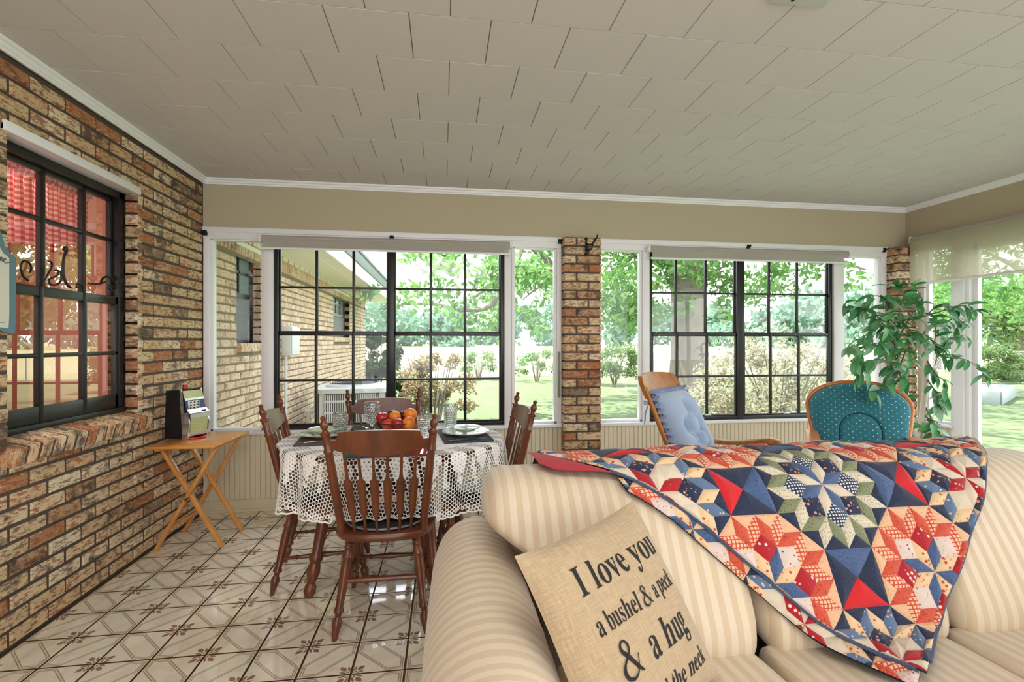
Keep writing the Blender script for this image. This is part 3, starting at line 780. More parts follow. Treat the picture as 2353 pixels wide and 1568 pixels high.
for y, z in ((.113, .14), (.122, .128)): blob('painted_dot', ell(y, z, .0025, .003, 8), INK, .002)
k = MB()
for y, z in ((.06, .055), (.09, .052), (.12, .05), (.15, .052), (.135, .062), (.115, .07), (.15, .075)): k.tube([(.0212, y, z - .012), (.0212, y + .003, z)], .0012, 4)
k.tube([(.0212, .03, .045), (.0212, .12, .04), (.0212, .18, .044)], .002, 4); k.build('painted_grass', GRN, sg)
# ---------------------------------------------------------------- tray table and coin bank
tt = empty('tray_table', (-1.512, 3.33, 0), -.03); tag(tt, 'folding light wood tray table in the corner by the brick wall', 'table')
MB().box(-.190, -.243, .620, .190, .243, .640, .008).build('table_top', W_TRAY, tt)
for y in (-.155, .155):
    s = 1 if y > 0 else -1
    MB().bar((-.185, y, 0.0), (.165, y, .618), .019, .036, (0, 1, 0), .003).build('leg', W_TRAY, tt)
    MB().bar((.185, y - s * .021, 0.0), (-.165, y - s * .021, .618), .019, .036, (0, 1, 0), .003).build('leg', W_TRAY, tt)
    MB().tube([(0, y - .035, .31), (0, y + .035, .31)], .006, 10).build('pivot_bolt', plain('dark_bolt', C(60, 44, 34), .4), tt)
MB().bar((-.115, -.16, .125), (-.115, .16, .125), .03, .016, (0, 0, 1), .003).build('stretcher', W_TRAY, tt)
for x in (-.15, .15): MB().bar((x, -.20, .611), (x, .20, .611), .03, .018, (0, 0, 1), .003).build('cleat', W_TRAY, tt)
CHROME = plain('chrome_plastic', C(222, 226, 228), .18, .85, var=.02)
BKP = plain('black_textured_plastic', C(20, 20, 20), .75, var=.6, scale=260, bump=.4, bscale=300)
REDP = plain('red_plastic', C(206, 20, 24), .25); BUTN = plain('dark_plastic', C(24, 22, 28), .4)
sm = empty('coin_bank', (-1.632, 3.375, .640), -.40); tag(sm, 'toy slot machine bank of black and chrome plastic on the tray table', 'bank')
# local +x = front
MB().prism([(-.088, 0), (.070, 0), (.050, .305), (-.075, .300)], lambda x, z, h: (x, .066 - h, z), .132).build('cabinet', BKP, sm, 30)
sidep = [(.062, 0), (.100, 0), (.118, .10), (.100, .17), (.072, .165), (.052, .312), (.040, .312)]
for y in (-.074, .066): MB().prism(sidep, lambda x, z, h: (x, y + .008 - h, z), .008).build('side_bezel', CHROME, sm, 30)
fb = MB()
def fpt(x, z): return x
def slab(name, m, pts, w=.066, ofs=0.0, t=.006):
    # strip across the front between two (x,z) points
    (xa, za), (xb, zb) = pts; d = Vector((xb - xa, zb - za)).normalized(); nx, nz = d.y, -d.x
    MB().prism([(xa, za), (xa + nx * t, za + nz * t), (xb + nx * t, zb + nz * t), (xb, zb)], lambda x, z, h: (x + nx * ofs, w - h, z + nz * ofs), 2 * w).build(name, m, sm, 0)
YLW = plain('printed_glass', C(196, 204, 150), .15, var=.18, scale=40); BLUEP = plain('blue_panel', C(52, 84, 128), .3)
slab('top_glass', YLW, ((.068, .252), (.056, .300))); slab('crossbar', CHROME, ((.071, .240), (.068, .254)), .068, .003)
slab('reel_glass', BLUEP, ((.085, .180), (.071, .240))); slab('button_ledge', CHROME, ((.112, .158), (.088, .182)), .070, .002)
slab('ledge_front', CHROME, ((.114, .132), (.113, .160)), .070, .004); slab('belly_glass', YLW, ((.104, .045), (.112, .132)), .06); slab('lower_trim', CHROME, ((.100, .022), (.104, .046)), .068, .003)
for y in (-.042, -.016, .010): MB().box(.080, y - .011, .186, .092, y + .011, .238, .002).build('reel', PNK, sm); 
k = MB()
for y in (-.042, -.016, .010):
    for z in (.194, .211, .228): k.box(.0915, y - .007 + (z - .2) * .1, z - .005, .0932, y + .006, z + .005, .001)
k.build('reel_marks', BUTN, sm)
MB().box(.070, .055, 0, .112, -.055, .005, .002).tube([(.094, -.066, .006), (.128, -.03, .006), (.134, 0, .006), (.128, .03, .006), (.094, .066, .006)], .008, 8).build('coin_tray', REDP, sm)
MB().tube([(.0, .0, .300), (0, 0, .334)], .014, 14).build('top_light', REDP, sm); MB().tube([(0, 0, .298), (0, 0, .309)], .018, 14).build('light_base', BUTN, sm)
MB().box(.106, .02, .166, .114, .05, .176, .002).build('button', BUTN, sm)

# ---------------------------------------------------------------- dining table
TC = Vector((-.268, 2.735, 0)); TZ = .722
dt = empty('dining_table', TC); tag(dt, 'round red brown wood dining table under a white crocheted cloth', 'table')
RX, RY = .575, .482; TROT = -YAW
MB().lathe([(0, TZ - .030), (.97, TZ - .030), (1.0, TZ - .022), (1.0, TZ - .006), (.985, TZ), (0, TZ)], n=64).xf(Matrix.Rotation(TROT, 4, 'Z') @ Matrix.Diagonal((RX, RY, 1, 1))).build('table_top', W_CHAIR, dt)
MB().lathe([(.30, TZ - .10), (.335, TZ - .10), (.335, TZ - .03), (.30, TZ - .03)], n=48).build('apron', W_CHAIR, dt)
LEGP = [(0, .030), (.05, .030), (.08, .024), (.11, .030), (.14, .022), (.30, .030), (.55, .028), (.70, .024), (.72, .031), (.745, .033), (.765, .024), (.79, .029), (.83, .032), (.88, .024), (.905, .018), (.925, .027), (.96, .029), (1.0, .018)]
for dx, dy in ((-.385, -.235), (-.235, .385), (.385, .235), (.235, -.385)):
    MB().turned((dx * .70, dy * .70, TZ - .03), (dx, dy, 0), LEGP, 16).build('leg', W_CHAIR, dt)
CH = [((-.262, 2.345), .0), ((-.640, 2.765), -1.44), ((.190, 2.690), 1.62), ((-.345, 2.985), PI + .14)]
def tuck(px, py, pz):
    # the hanging cloth lies against the chair backs and rests on the seats
    c_, s2 = math.cos(TROT), math.sin(TROT); wx, wy = px * c_ - py * s2 + TC.x, px * s2 + py * c_ + TC.y
    if pz < TZ - .01:
        for (cx, cy), rz in CH:
            dx, dy = wx - cx, wy - cy; lx = dx * math.cos(rz) + dy * math.sin(rz); ly = -dx * math.sin(rz) + dy * math.cos(rz)
            if abs(lx) < .27 and ly < .1:
                lim = -.150 - .118 * max(0, pz - .42) / .525 - .030 * (1 - (lx / .25) ** 2) * max(0, min(1, (pz - .42) / .35)) + .038
                k = max(0, min(1, (.27 - abs(lx)) / .05))
                if ly < lim: ly += (lim - ly) * k + .006 * math.sin(lx * 70) * k
            if abs(lx) < .23 and -.21 < ly < .22: pz = max(pz, .462 + .004 * math.sin(lx * 60))
            wx = cx + lx * math.cos(rz) - ly * math.sin(rz); wy = cy + lx * math.sin(rz) + ly * math.cos(rz)
    return (wx - TC.x, wy - TC.y, pz)
# crocheted cloth: every mesh opening is modelled
LACE = plain('white_crochet_cotton', C(250, 249, 247), .9, var=.04, scale=50, Sheen_Weight=.2)
def cloth():
    a = .0102                      # hex size
    Rt, drop = .515, .285; RT = Rt + drop
    rng = random.Random(11)
    w_, h_ = a * math.sqrt(3), a * 1.5
    vs_, fs = [], []; idx = {}
    def fold(th, s):
        # ruffle of the hanging skirt
        f = math.sin(th * 15 + .6 * math.sin(th * 3)) * .6 + math.sin(th * 27 + 1.3) * .3
        return f
    def mp(x, y):
        r = math.hypot(x, y); th = math.atan2(y, x)
        if r <= Rt: k = r / Rt; px, py, pz = x * (RX + .010) / Rt, y * (RY + .010) / Rt, TZ + .004
        else:
            s = r - Rt; k = s / drop
            bend = min(1, s / .03)
            out = .004 + .018 * bend * .6 + k * .026 + fold(th, s) * .034 * k ** .7
            ex, ey = RX + .008 + out, RY + .008 + out
            hem = 1 + .05 * math.sin(th * 4 + .7)
            px, py = math.cos(th) * ex, math.sin(th) * ey; pz = TZ + .004 - (.006 * bend + max(0, s - .012) * hem)
        return tuck(px, py, pz)
    def hole(x, y):
        r = math.hypot(x, y); th = math.atan2(y, x)
        if r < Rt - .10:
            m = math.cos(th * 12) * math.sin(r * 34)
            return .52 if m > .15 else .34
        ph = (th / (2 * PI) * 26) % 1.0 - .5          # pineapple motifs
        s = r - (Rt - .10)
        # tulip body from s=.05..25
        t_ = (s - .07) / .19
        if 0 < t_ < 1:
            wd = .30 * math.sin(PI * min(1, t_ * 1.25) ** .8) if t_ < .8 else .30 * .0 + .10 * (1 - t_) / .2
            if abs(ph) < wd: return .26
        if .36 < t_ < 1 and abs(abs(ph) - .5) < .06 : return .40
        if -.4 < t_ < .25: return .86 if abs(ph) > .2 else .5
        if s > drop + .075: return .55
        return .80
    def vid(p):
        key = (round(p[0] * 4000), round(p[1] * 4000))
        if key not in idx: idx[key] = len(vs_); vs_.append(mp(*p))
        return idx[key]
    n = int(RT / h_) + 2; hexo = [(a * math.sin(PI / 3 * q), a * math.cos(PI / 3 * q)) for q in range(6)]
    for j in range(-n, n + 1):
        for i in range(-n, n + 1):
            cx, cy = (i + .5 * (j & 1)) * w_, j * h_
            r = math.hypot(cx, cy); th = math.atan2(cy, cx)
            if r > RT + .008 * math.sin(th * 26 * 1.0 + 1.57) : continue
            o = [vid((cx + p[0], cy + p[1])) for p in hexo]
            hf = hole(cx, cy)
            # stretch the openings open at the edge bend as in the photograph
            b = len(vs_); 
            for p in hexo: vs_.append(mp(cx + p[0] * hf, cy + p[1] * hf))
            for q in range(6): fs.append((o[q], o[(q + 1) % 6], b + (q + 1) % 6, b + q))
    me = bpy.data.meshes.new('tablecloth'); me.from_pydata(vs_, [], fs); me.materials.append(LACE)
    me.polygons.foreach_set('use_smooth', [True] * len(fs)); me.update()
    o = link('tablecloth', me); o.location = TC
    m = o.modifiers.new('thick', 'SOLIDIFY'); m.thickness = .0016; m.offset = 0
    return tag(o, 'round white crocheted lace tablecloth hanging over the dining table', 'tablecloth')
tc = cloth()
# picot hem
k = MB(); P_ = []
for i in range(520):
    th = 2 * PI * i / 520; f = math.sin(th * 15 + .6 * math.sin(th * 3)) * .6 + math.sin(th * 27 + 1.3) * .3
    out = .004 + .0108 + .026 + f * .034; ex, ey = RX + .008 + out, RY + .008 + out; hem = 1 + .05 * math.sin(th * 4 + .7)
    px, py = math.cos(th) * ex, math.sin(th) * ey; pz = TZ + .004 - (.006 + .273 * hem) - .004 - .006 * abs(math.sin(th * 52))
    P_.append(tuck(px, py, pz))
k.tube(P_, .0042, 6, closed=True).build('scalloped_hem', LACE, tc)

# ---------------------------------------------------------------- dining chairs
PADM = plain('black_vinyl', C(22, 22, 26), .25, var=.2)
LEG2 = [(0, .016), (.04, .017), (.055, .021), (.075, .017), (.095, .021), (.115, .017), (.15, .018), (.19, .024), (.22, .018), (.30, .021), (.45, .020), (.68, .0155), (.70, .020), (.725, .022), (.745, .015), (.775, .012), (.81, .020), (.85, .021), (.90, .016), (1.0, .0105)]
STR = [(0, .008), (.18, .009), (.2, .013), (.22, .009), (.36, .011), (.5, .015), (.64, .011), (.78, .009), (.8, .013), (.82, .009), (1, .008)]
def make_chair():
    c = empty('dining_chair')
    sz = .425
    def rim(t, k, z):
        a = 2 * PI * t; ca, sa = math.cos(a), math.sin(a); e = .62
        x = .222 * math.copysign(abs(ca) ** e, ca); y = .205 * math.copysign(abs(sa) ** e, sa)
        x *= 1.0 + .06 * (y / .205)
        return (x * k, y * k, z)
    prof = [(0.0, sz - .004), (.60, sz - .006), (.90, sz), (.97, sz - .002), (1.0, sz - .012), (.995, sz - .024), (.96, sz - .034), (0.0, sz - .034)]
    MB().grid(lambda u, v: rim(v, *prof[round(u * 7)]), 8, 48, cv=True, flip=True).build('seat', W_CHAIR, c)
    for s in (-1, 1):
        MB().turned((s * .150, .150, sz - .03), (s * .190, .225, 0), LEG2).build('leg', W_CHAIR, c)
        MB().turned((s * .140, -.140, sz - .03), (s * .190, -.225, 0), LEG2).build('leg', W_CHAIR, c)
        f = lambda t, y0, y1: (s * (.15 + .04 * t), y0 + (y1 - y0) * t, (sz - .03) * (1 - t))
        a = Vector((s * (.145 + .045 * .58), -.140 - .085 * .58, (sz - .03) * .42)); b = Vector((s * (.15 + .04 * .58), .150 + .075 * .58, (sz - .03) * .42))
        MB().turned(a, b, STR).build('stretcher', W_CHAIR, c)
        # back post with finial
        p0, p1 = Vector((s * .172, -.150, sz - .005)), Vector((s * .226, -.268, .945))
        MB().turned(p0, p1, [(0, .016), (.1, .017), (.4, .0185), (.60, .0175), (.695, .016), (.705, .020), (.718, .020), (.728, .016), (.84, .0165), (.85, .0215), (.862, .0215), (.872, .013), (.885, .010), (.905, .0145), (.925, .0175), (.945, .0145), (.962, .008), (.970, .0095), (.985, .0115), (.995, .007), (1, .002)], 14).build('back_post', W_CHAIR, c)
    a = Vector((-.166, -.178, .225)); b = Vector((.166, -.178, .225))
    MB().turned(a, b, [(0, .010), (.5, .0125), (1, .010)]).build('stretcher', W_CHAIR, c)
    MB().turned(Vector((-.168, .182, .17)), Vector((.168, .182, .17)), STR).build('stretcher', W_CHAIR, c)
    # crest rail
    lean = lambda z: -.150 - .118 * (z - .42) / .525
    def crest(u, v):
        x = (u * 2 - 1) * .205; q = abs(x) / .205
        zt = .873 + .012 * (1 - q * q); 
        if q > .86: zt = .842
        elif q > .80: zt = .842 + (zt - .842) * (.5 + .5 * math.cos((q - .80) / .06 * PI))
        zb = .782 + .022 * q * q - .012 * (1 - q) 
        loop = [(0, 0), (0, 1), (1, 1), (1, 0)]
        return x, zt, zb
    vs_, fs = [], []; N = 60
    for i in range(N):
        x, zt, zb = crest(i / (N - 1), 0); bow = -.026 * (1 - (x / .205) ** 2)
        for (z, d) in ((zb, -.010), (zb, .010), (zt, .010), (zt, -.010)): vs_.append((x, lean(z) + bow + d, z))
    for i in range(N - 1):
        for q in range(4): fs.append((i * 4 + q, i * 4 + (q + 1) % 4, i * 4 + 4 + (q + 1) % 4, i * 4 + 4 + q))
    fs += [(3, 2, 1, 0), (N * 4 - 4, N * 4 - 3, N * 4 - 2, N * 4 - 1)]
    k = MB(); k.add(vs_, fs); k.build('crest_rail', W_CHAIR, c, 50)
    # arrow spindles
    for i in range(6):
        q = (i - 2.5) / 2.5; p0 = Vector((q * .118, -.165 + .012 * q * q, sz - .006)); p1 = Vector((q * .148, lean(.79) - .026 * (1 - (q * .148 / .205) ** 2), .792))
        st = [(0, .0065, .0065), (.16, .0065, .0065), (.215, .009, .007), (.235, .0145, .006), (.40, .0160, .006), (.62, .0185, .006), (.645, .0175, .006), (.675, .009, .007), (.74, .0065, .0065), (1, .0060, .0060)]
        vs_, fs = [], []; n = 10
        for t_, rx, ry in st:
            p = p0.lerp(p1, t_)
            for w in range(n): vs_.append((p.x + rx * math.cos(2 * PI * w / n), p.y + ry * math.sin(2 * PI * w / n), p.z))
        for a_ in range(len(st) - 1):
            for w in range(n): fs.append((a_ * n + w, a_ * n + (w + 1) % n, (a_ + 1) * n + (w + 1) % n, (a_ + 1) * n + w))
        k = MB(); k.add(vs_, fs); k.build('spindle', W_CHAIR, c, 35)
    return c
def make_pad():
    p = empty('seat_pad')
    prof = [(0, .030), (.6, .028), (.88, .022), (.98, .012), (1.0, .006), (.97, .001), (0, .0)]
    MB().lathe(prof, n=40).xf(Matrix.Diagonal((.178, .165, 1, 1))).build('cushion', PADM, p)
    k = MB(); k.tube([(.180 * math.cos(2 * PI * i / 40), .167 * math.sin(2 * PI * i / 40), .006) for i in range(40)], .005, 6, closed=True); k.build('piping', plain('pad_piping', C(120, 122, 132), .3), p)
    return p
proto, padp = make_chair(), make_pad()
CHW = ['with its slatted back to the sofa', 'beside the tray table', 'nearest the brick pillar', 'against the black window']
for i, (((x, y), rz), w) in enumerate(zip(CH, CHW)):
    o = proto if i == 0 else copy_tree(proto)
    o.location = (x, y, 0); o.rotation_euler = (0, 0, rz)
    tag(o, 'red brown arrow back dining chair ' + w, 'chair', 'dining chairs around the table')
    p = padp if i == 0 else copy_tree(padp)
    p.location = (x, y, .4262); p.rotation_euler = (0, 0, rz)
    tag(p, 'black vinyl seat pad on the dining chair ' + w, 'cushion', 'black seat pads on the dining chairs')
# ---------------------------------------------------------------- place settings
TT = TZ + .0062                                 # top of the cloth
def mat_cloth(cols):
    t = T('placemat_patchwork'); x, y, z = t.xyz(t.obj())
    c = t.ramp(t.ma('ADD', t.ma('DIVIDE', x, .40), .5), cols, 'CONSTANT')
    w = t.noise(t.vmul(t.obj(), (500, 60, 1)), 1.0, 2)
    return t.pbr(t.mix(t.ma('MULTIPLY', w, .3), c, (.02, .02, .02, 1)), .9, 0, t.bump(w, .3, .001))
NAVY, TEAL, BRWN, REDC, GRYP = C(44, 66, 92), C(46, 82, 88), C(112, 84, 66), C(168, 34, 42), C(96, 88, 94)
M1 = mat_cloth([(0, TEAL), (.27, BRWN), (.72, REDC)]); M2 = mat_cloth([(0, REDC), (.24, BRWN), (.74, GRYP)]); M3 = mat_cloth([(0, NAVY), (.3, GRYP), (.75, C(80, 96, 92))])
def placemat(p, rz, m, label):
    o = empty('placemat', (p[0], p[1], TT), rz); tag(o, label, 'placemat', 'patchwork placemats on the table')
    k = MB(); k.box(-.20, -.130, 0, .20, .130, .003, .001); k.build('mat_cloth', m, o)
    k = MB()
    for x in (-.200, -.082, .096, .200): k.tube([(x, -.13, .003), (x, .13, .003)], .0014, 5)
    for y in (-.13, .13): k.tube([(-.2, y, .003), (.2, y, .003)], .0014, 5)
    k.build('edge_binding', plain('mat_binding', C(70, 60, 64), .9), o)
    return o
PL = [((-.245, 2.385), 0.0, M1), ((.110, 2.720), PI / 2 + .12, M3), ((-.630, 2.755), -PI / 2 + .1, M2), ((-.345, 3.050), PI + .1, M2)]
placemat(PL[0][0], 0.02, M1, 'teal brown and red placemat in front of the nearest dining chair')
placemat(PL[1][0], PL[1][1], M3, 'navy and grey placemat at the table edge nearest the brick pillar')
placemat(PL[2][0], PL[2][1], M2, 'red and grey placemat at the table edge nearest the tray table')
placemat(PL[3][0], PL[3][1], M2, 'red and brown placemat at the table edge nearest the black window')
CER = plain('celadon_glaze', C(214, 222, 206), .12, var=.03, Coat_Weight=.5)
def rimmat():
    t = T('blue_sprig_rim'); n = t.noise(t.obj(), 70, 3)
    return t.pbr(t.mix(t.step(n, .56, .62), C(208, 220, 208), C(120, 158, 170)), .12, Coat_Weight=.5)
RIMM = rimmat()
def plate(p, z, r, label, name):
    o = empty(name, (p[0], p[1], z)); tag(o, label, 'plate', 'pale green china plates on the table')
    MB().lathe([(0, .0), (r * .55, .0), (r * .60, .003), (r * .70, .010), (r * .98, .0185), (r, .020), (r * .985, .022), (r * .72, .0145), (r * .62, .0075), (r * .55, .005), (0, .005)], n=56).build('dish', CER, o)
    MB().lathe([(r * .74, .0162), (r * .95, .0222), (r * .95, .0226), (r * .74, .0166)], n=56).build('rim_band', RIMM, o)
    return o
zt = TT + .0035
plate((.122, 2.735), zt, .132, 'large pale green plate under a small one, on the side nearest the brick pillar', 'dinner_plate')
plate((.122, 2.735), zt + .0215, .088, 'small pale green plate stacked on the large one nearest the brick pillar', 'side_plate')
plate((-.645, 2.790), zt, .132, 'large pale green plate under a small one, on the side nearest the tray table', 'dinner_plate')
plate((-.645, 2.790), zt + .0215, .088, 'small pale green plate stacked on the large one nearest the tray table', 'side_plate')
plate((-.235, 2.400), zt, .128, 'single pale green plate behind the slats of the nearest dining chair', 'dinner_plate')
SILV = plain('polished_steel', C(216, 216, 214), .15, 1.0, var=.03)
def cutlery(kind, p, rz, z, label, group):
    o = empty(kind, (p[0], p[1], z), rz); tag(o, label, 'cutlery', group)
    hp = [(-.0035, -.095), (-.006, -.09), (-.0065, -.06), (-.003, -.01), (-.0028, .03), (.0028, .03), (.003, -.01), (.0065, -.06), (.006, -.09), (.0035, -.095)]
    MB().prism(hp[::-1], lambda x, y, h: (x, y, .002 + h + .0025 * math.cos(y * 30)), .002).build('handle', SILV, o)
    k = MB()
    if kind == 'fork':
        k.prism([(-.003, .028), (.003, .028), (.011, .045), (.011, .056), (-.011, .056), (-.011, .045)], lambda x, y, h: (x, y, .003 + h), .0018)
        for x in (-.0095, -.0032, .0032, .0095): k.box(x - .0016, .055, .003, x + .0016, .095, .0048)
        k.build('tines', SILV, o)
    elif kind == 'spoon':
        k.grid(lambda u, v: (.0165 * u * math.cos(2 * PI * v) * (1 + .12 * math.sin(2 * PI * v)), .058 + .028 * u * math.sin(2 * PI * v), .0012 + .005 * u * u), 6, 24, cv=True); k.build('bowl', SILV, o)
    else:
        k.prism([(-.003, .028), (.005, .028), (.010, .06), (.009, .11), (.002, .125), (-.003, .11)], lambda x, y, h: (x, y, .002 + h), .0016); k.build('blade', SILV, o)
    return o
G1, G2, G3 = 'forks beside the nearest plate', 'forks on the navy placemat', 'cutlery on the red placemat nearest the tray table'
cutlery('fork', (-.385, 2.375), .06, zt, 'steel fork on the teal end of the nearest placemat, outer one', G1)
cutlery('fork', (-.352, 2.375), .06, zt, 'steel fork on the teal end of the nearest placemat, close to the plate', G1)
cutlery('knife', (-.098, 2.375), -.04, zt, 'steel knife on the red end of the nearest placemat', 'knife and spoon right of the nearest plate')
cutlery('spoon', (-.068, 2.375), -.04, zt, 'steel spoon on the red end of the nearest placemat', 'knife and spoon right of the nearest plate')
cutlery('fork', (.120, 2.575), PI / 2 + .25, zt, 'steel fork on the navy placemat, close to the plate', G2)
cutlery('fork', (.135, 2.605), PI / 2 + .12, zt, 'steel fork on the navy placemat, at its outer end', G2)
cutlery('knife', (-.640, 2.625), -PI / 2 + .05, zt, 'steel knife on the red placemat nearest the tray table', G3)
cutlery('spoon', (-.615, 2.605), -PI / 2 - .1, zt, 'steel spoon on the red placemat nearest the tray table', G3)
cutlery('spoon', (-.475, 3.030), PI + .5, zt, 'steel spoon on the red and brown placemat behind the fruit basket', 'spoon behind the basket')
# cube cut glasses
def glassm():
    t = T('clear_pressed_glass')
    g = t.n('BsdfGlass', {'Color': (.97, .985, .985, 1), 'Roughness': .02, 'IOR': 1.42}); tr = t.n('BsdfTransparent', {'Color': (.96, .97, .97, 1)})
    m = t.n('MixShader', {0: .18}); t.t.links.new(g.outputs[0], m.inputs[1]); t.t.links.new(tr.outputs[0], m.inputs[2]); t.t.links.new(m.outputs[0], t.out.inputs[0])
    return t.m
GLS = glassm()
def cube_glass(p, r, hgt, foot, label, name):
    o = empty(name, (p[0], p[1], TT)); tag(o, label, 'glass', 'cube cut glasses on the table')
    z0 = .045 if foot else .004; rows = int((hgt - z0) / .0125); prof = []; ro = []
    for i in range(rows * 4 + 1):
        z = z0 + (hgt - z0 - .012) * i / (rows * 4); f = (z - z0) / (hgt - z0)
        base = r * (.82 + .18 * f ** .7) if not foot else r * (.62 + .38 * min(1, f * 2.2) ** .6)
        prof.append((base, z)); ro.append(i)
    def fn(q, z, k, i):
        if i >= len(prof): return q
        row = (i // 4); a = abs(math.sin(PI * (k / 72 * 18 + (.5 if row % 2 else 0)))); b = abs(math.sin(PI * (i % 4 + .001) / 4))
        return q + .0045 * min(1, a * 1.6) * min(1, b * 1.3)
    outer = prof + [(prof[-1][0] - .0005, hgt - .004), (prof[-1][0] - .001, hgt)]
    inner = [(prof[-1][0] - .0035, hgt), (prof[-1][0] - .004, hgt - .01), (prof[0][0] - .002, z0 + .012), (0.0, z0 + .008)]
    base = [(0.0, z0 - .003), (prof[0][0] - .004, z0 - .002)]
    k = MB(); full = outer; k.lathe(base + full + inner, n=72, fn=lambda q, z, kk, i: fn(q, z, kk, i - 2) if 2 <= i < 2 + len(prof) else q)
    k.build('bowl', GLS, o, 25)
    if foot:
        MB().lathe([(0, .0), (r * .95, .0), (r * .97, .004), (r * .6, .009), (.010, .018), (.009, .026), (.016, .036), (.012, .044), (0, .0455)], n=40).build('foot', GLS, o, 40)
    return o
cube_glass((-.575, 2.860), .040, .122, False, 'clear cube cut tumbler beside the plates nearest the tray table', 'tumbler')
cube_glass((-.415, 2.950), .042, .165, True, 'tall footed cube cut goblet left of the fruit basket', 'goblet')
cube_glass((-.100, 2.730), .042, .122, False, 'clear cube cut tumbler right of the fruit basket', 'tumbler')
cube_glass((.040, 2.960), .038, .150, False, 'tall cube cut glass behind the plates nearest the brick pillar', 'tall_glass')
# wire basket and fruit
BP = Vector((-.265, 2.850, TT))
bk = empty('fruit_basket', BP); tag(bk, 'black wire bowl of fruit in the middle of the dining table', 'basket')
ring = lambda r, z, n=48: [(r * math.cos(2 * PI * i / n), r * math.sin(2 * PI * i / n), z) for i in range(n)]
MB().tube(ring(.114, .066), .0026, 6, closed=True).build('rim_wire', IRON, bk); MB().tube(ring(.060, .004), .0026, 6, closed=True).build('base_wire', IRON, bk)
k = MB()
for i in range(40):
    a = 2 * PI * i / 40; k.tube([(.060 * math.cos(a), .060 * math.sin(a), .004), (.092 * math.cos(a), .092 * math.sin(a), .030), (.114 * math.cos(a), .114 * math.sin(a), .066)], .0014, 5)
for i in range(-4, 5):
    x = i * .013; y = math.sqrt(max(0, .06 ** 2 - x * x)); k.tube([(x, -y, .004), (x, y, .004)], .0012, 5)
k.build('spoke_wires', IRON, bk)
def fruit_mat(name, c1, c2, rough=.3, bumpy=0):
    t = T(name); n = t.noise(t.obj(), 22, 4)
    return t.pbr(t.mix(t.step(n, .35, .7), c1, c2), rough, 0, t.bump(t.noise(t.obj(), 420, 2), bumpy, .001) if bumpy else None, Coat_Weight=.3)
APP = fruit_mat('red_apple', C(196, 26, 34), C(150, 20, 30)); ORA = fruit_mat('orange_peel', C(246, 146, 34), C(238, 120, 20), .4, .4); PLU = fruit_mat('dark_plum', C(84, 22, 36), C(58, 18, 34), .3); PEA = fruit_mat('red_nectarine', C(190, 36, 40), C(206, 84, 48), .35)
def fruit(kind, p, r, m, label):
    o = empty(kind, BP + Vector(p)); tag(o, label, 'fruit', 'fruit in the wire basket'); o.rotation_euler = (R.uniform(-.5, .5), R.uniform(-.5, .5), R.uniform(0, 6))
    if kind == 'orange': pr = [(r * math.sin(PI * i / 16), -r * .97 * math.cos(PI * i / 16)) for i in range(17)]
    else: pr = [(r * math.sin(PI * i / 16) * (1.02 - .08 * (1 - i / 16)), -r * .92 * math.cos(PI * i / 16) - (.20 * r * max(0, (i - 12) / 4) ** 2)) for i in range(17)]
    pr[0] = (0, pr[0][1]); pr[-1] = (0, pr[-1][1])
    MB().lathe(pr, n=28).build('flesh', m, o, 80)
    if kind == 'orange': MB().lathe([(0, r * .965), (.004, r * .965), (.003, r * .985), (0, r * .985)], n=8).build('stem_button', plain('orange_button', C(120, 120, 50), .7), o)
    else: MB().tube([(0, 0, r * .70), (.003, 0, r * .95), (.006, 0, r * 1.05)], .0016, 6).build('stem', plain('fruit_stem', C(70, 50, 30), .8), o)
fruit('apple', (-.078, -.020, .092), .036, APP, 'large red apple at the left end of the wire basket')
fruit('plum', (-.030, .055, .098), .030, PLU, 'dark plum behind the red apple in the wire basket')
fruit('orange', (-.010, -.005, .094), .034, ORA, 'orange between the dark plums in the wire basket')
fruit('plum', (.038, .040, .095), .030, PLU, 'dark plum behind the middle of the wire basket, below the top orange')
fruit('orange', (.076, .012, .102), .038, ORA, 'topmost orange at the right end of the wire basket')
fruit('nectarine', (-.045, -.072, .062), .030, PEA, 'small red nectarine low at the front of the wire basket')
fruit('apple', (.012, -.066, .064), .035, APP, 'red apple at the front middle of the wire basket')
fruit('orange', (.072, -.062, .066), .037, ORA, 'orange low at the front right of the wire basket')
fruit('orange', (-.048, .010, .040), .034, ORA, 'orange at the bottom of the wire basket seen through its wires on the left')
fruit('orange', (.030, .0, .036), .034, ORA, 'orange at the bottom of the wire basket seen through its wires on the right')
# ---------------------------------------------------------------- sofa
def stripe(name, axis, period=.037):
    t = T(name); p = t.obj(); q = t.xyz(p)[axis]
    q = t.ma('ADD', q, t.ma('MULTIPLY', t.noise(p, 5, 2), .006))
    w = t.ma('SINE', t.ma('MULTIPLY', q, 2 * PI / period)); s = t.step(w, -.10, .10)
    c = t.mix(s, C(202, 181, 153), C(214, 198, 174))
    n = t.noise(t.vmul(p, (300, 300, 300)), 1.0, 2)
    c = t.mix(t.ma('MULTIPLY', n, .16), c, C(170, 138, 100))
    return t.pbr(c, t.ma('SUBTRACT', .80, t.ma('MULTIPLY', s, .22)), 0, t.bump(t.ma('ADD', t.noise(p, 9, 3), t.ma('MULTIPLY', n, .15)), .25, .012), Sheen_Weight=.25)
SX, SY2 = stripe('sofa_stripe', 0), stripe('sofa_stripe_arm', 1)
sofa = empty('sofa', (0, 0, 0)); tag(sofa, 'cream and tan satin striped sofa with rolled arm in front of the dining area', 'sofa')
def smooth(a, b, x):
    t_ = min(1, max(0, (x - a) / (b - a))); return t_ * t_ * (3 - 2 * t_)
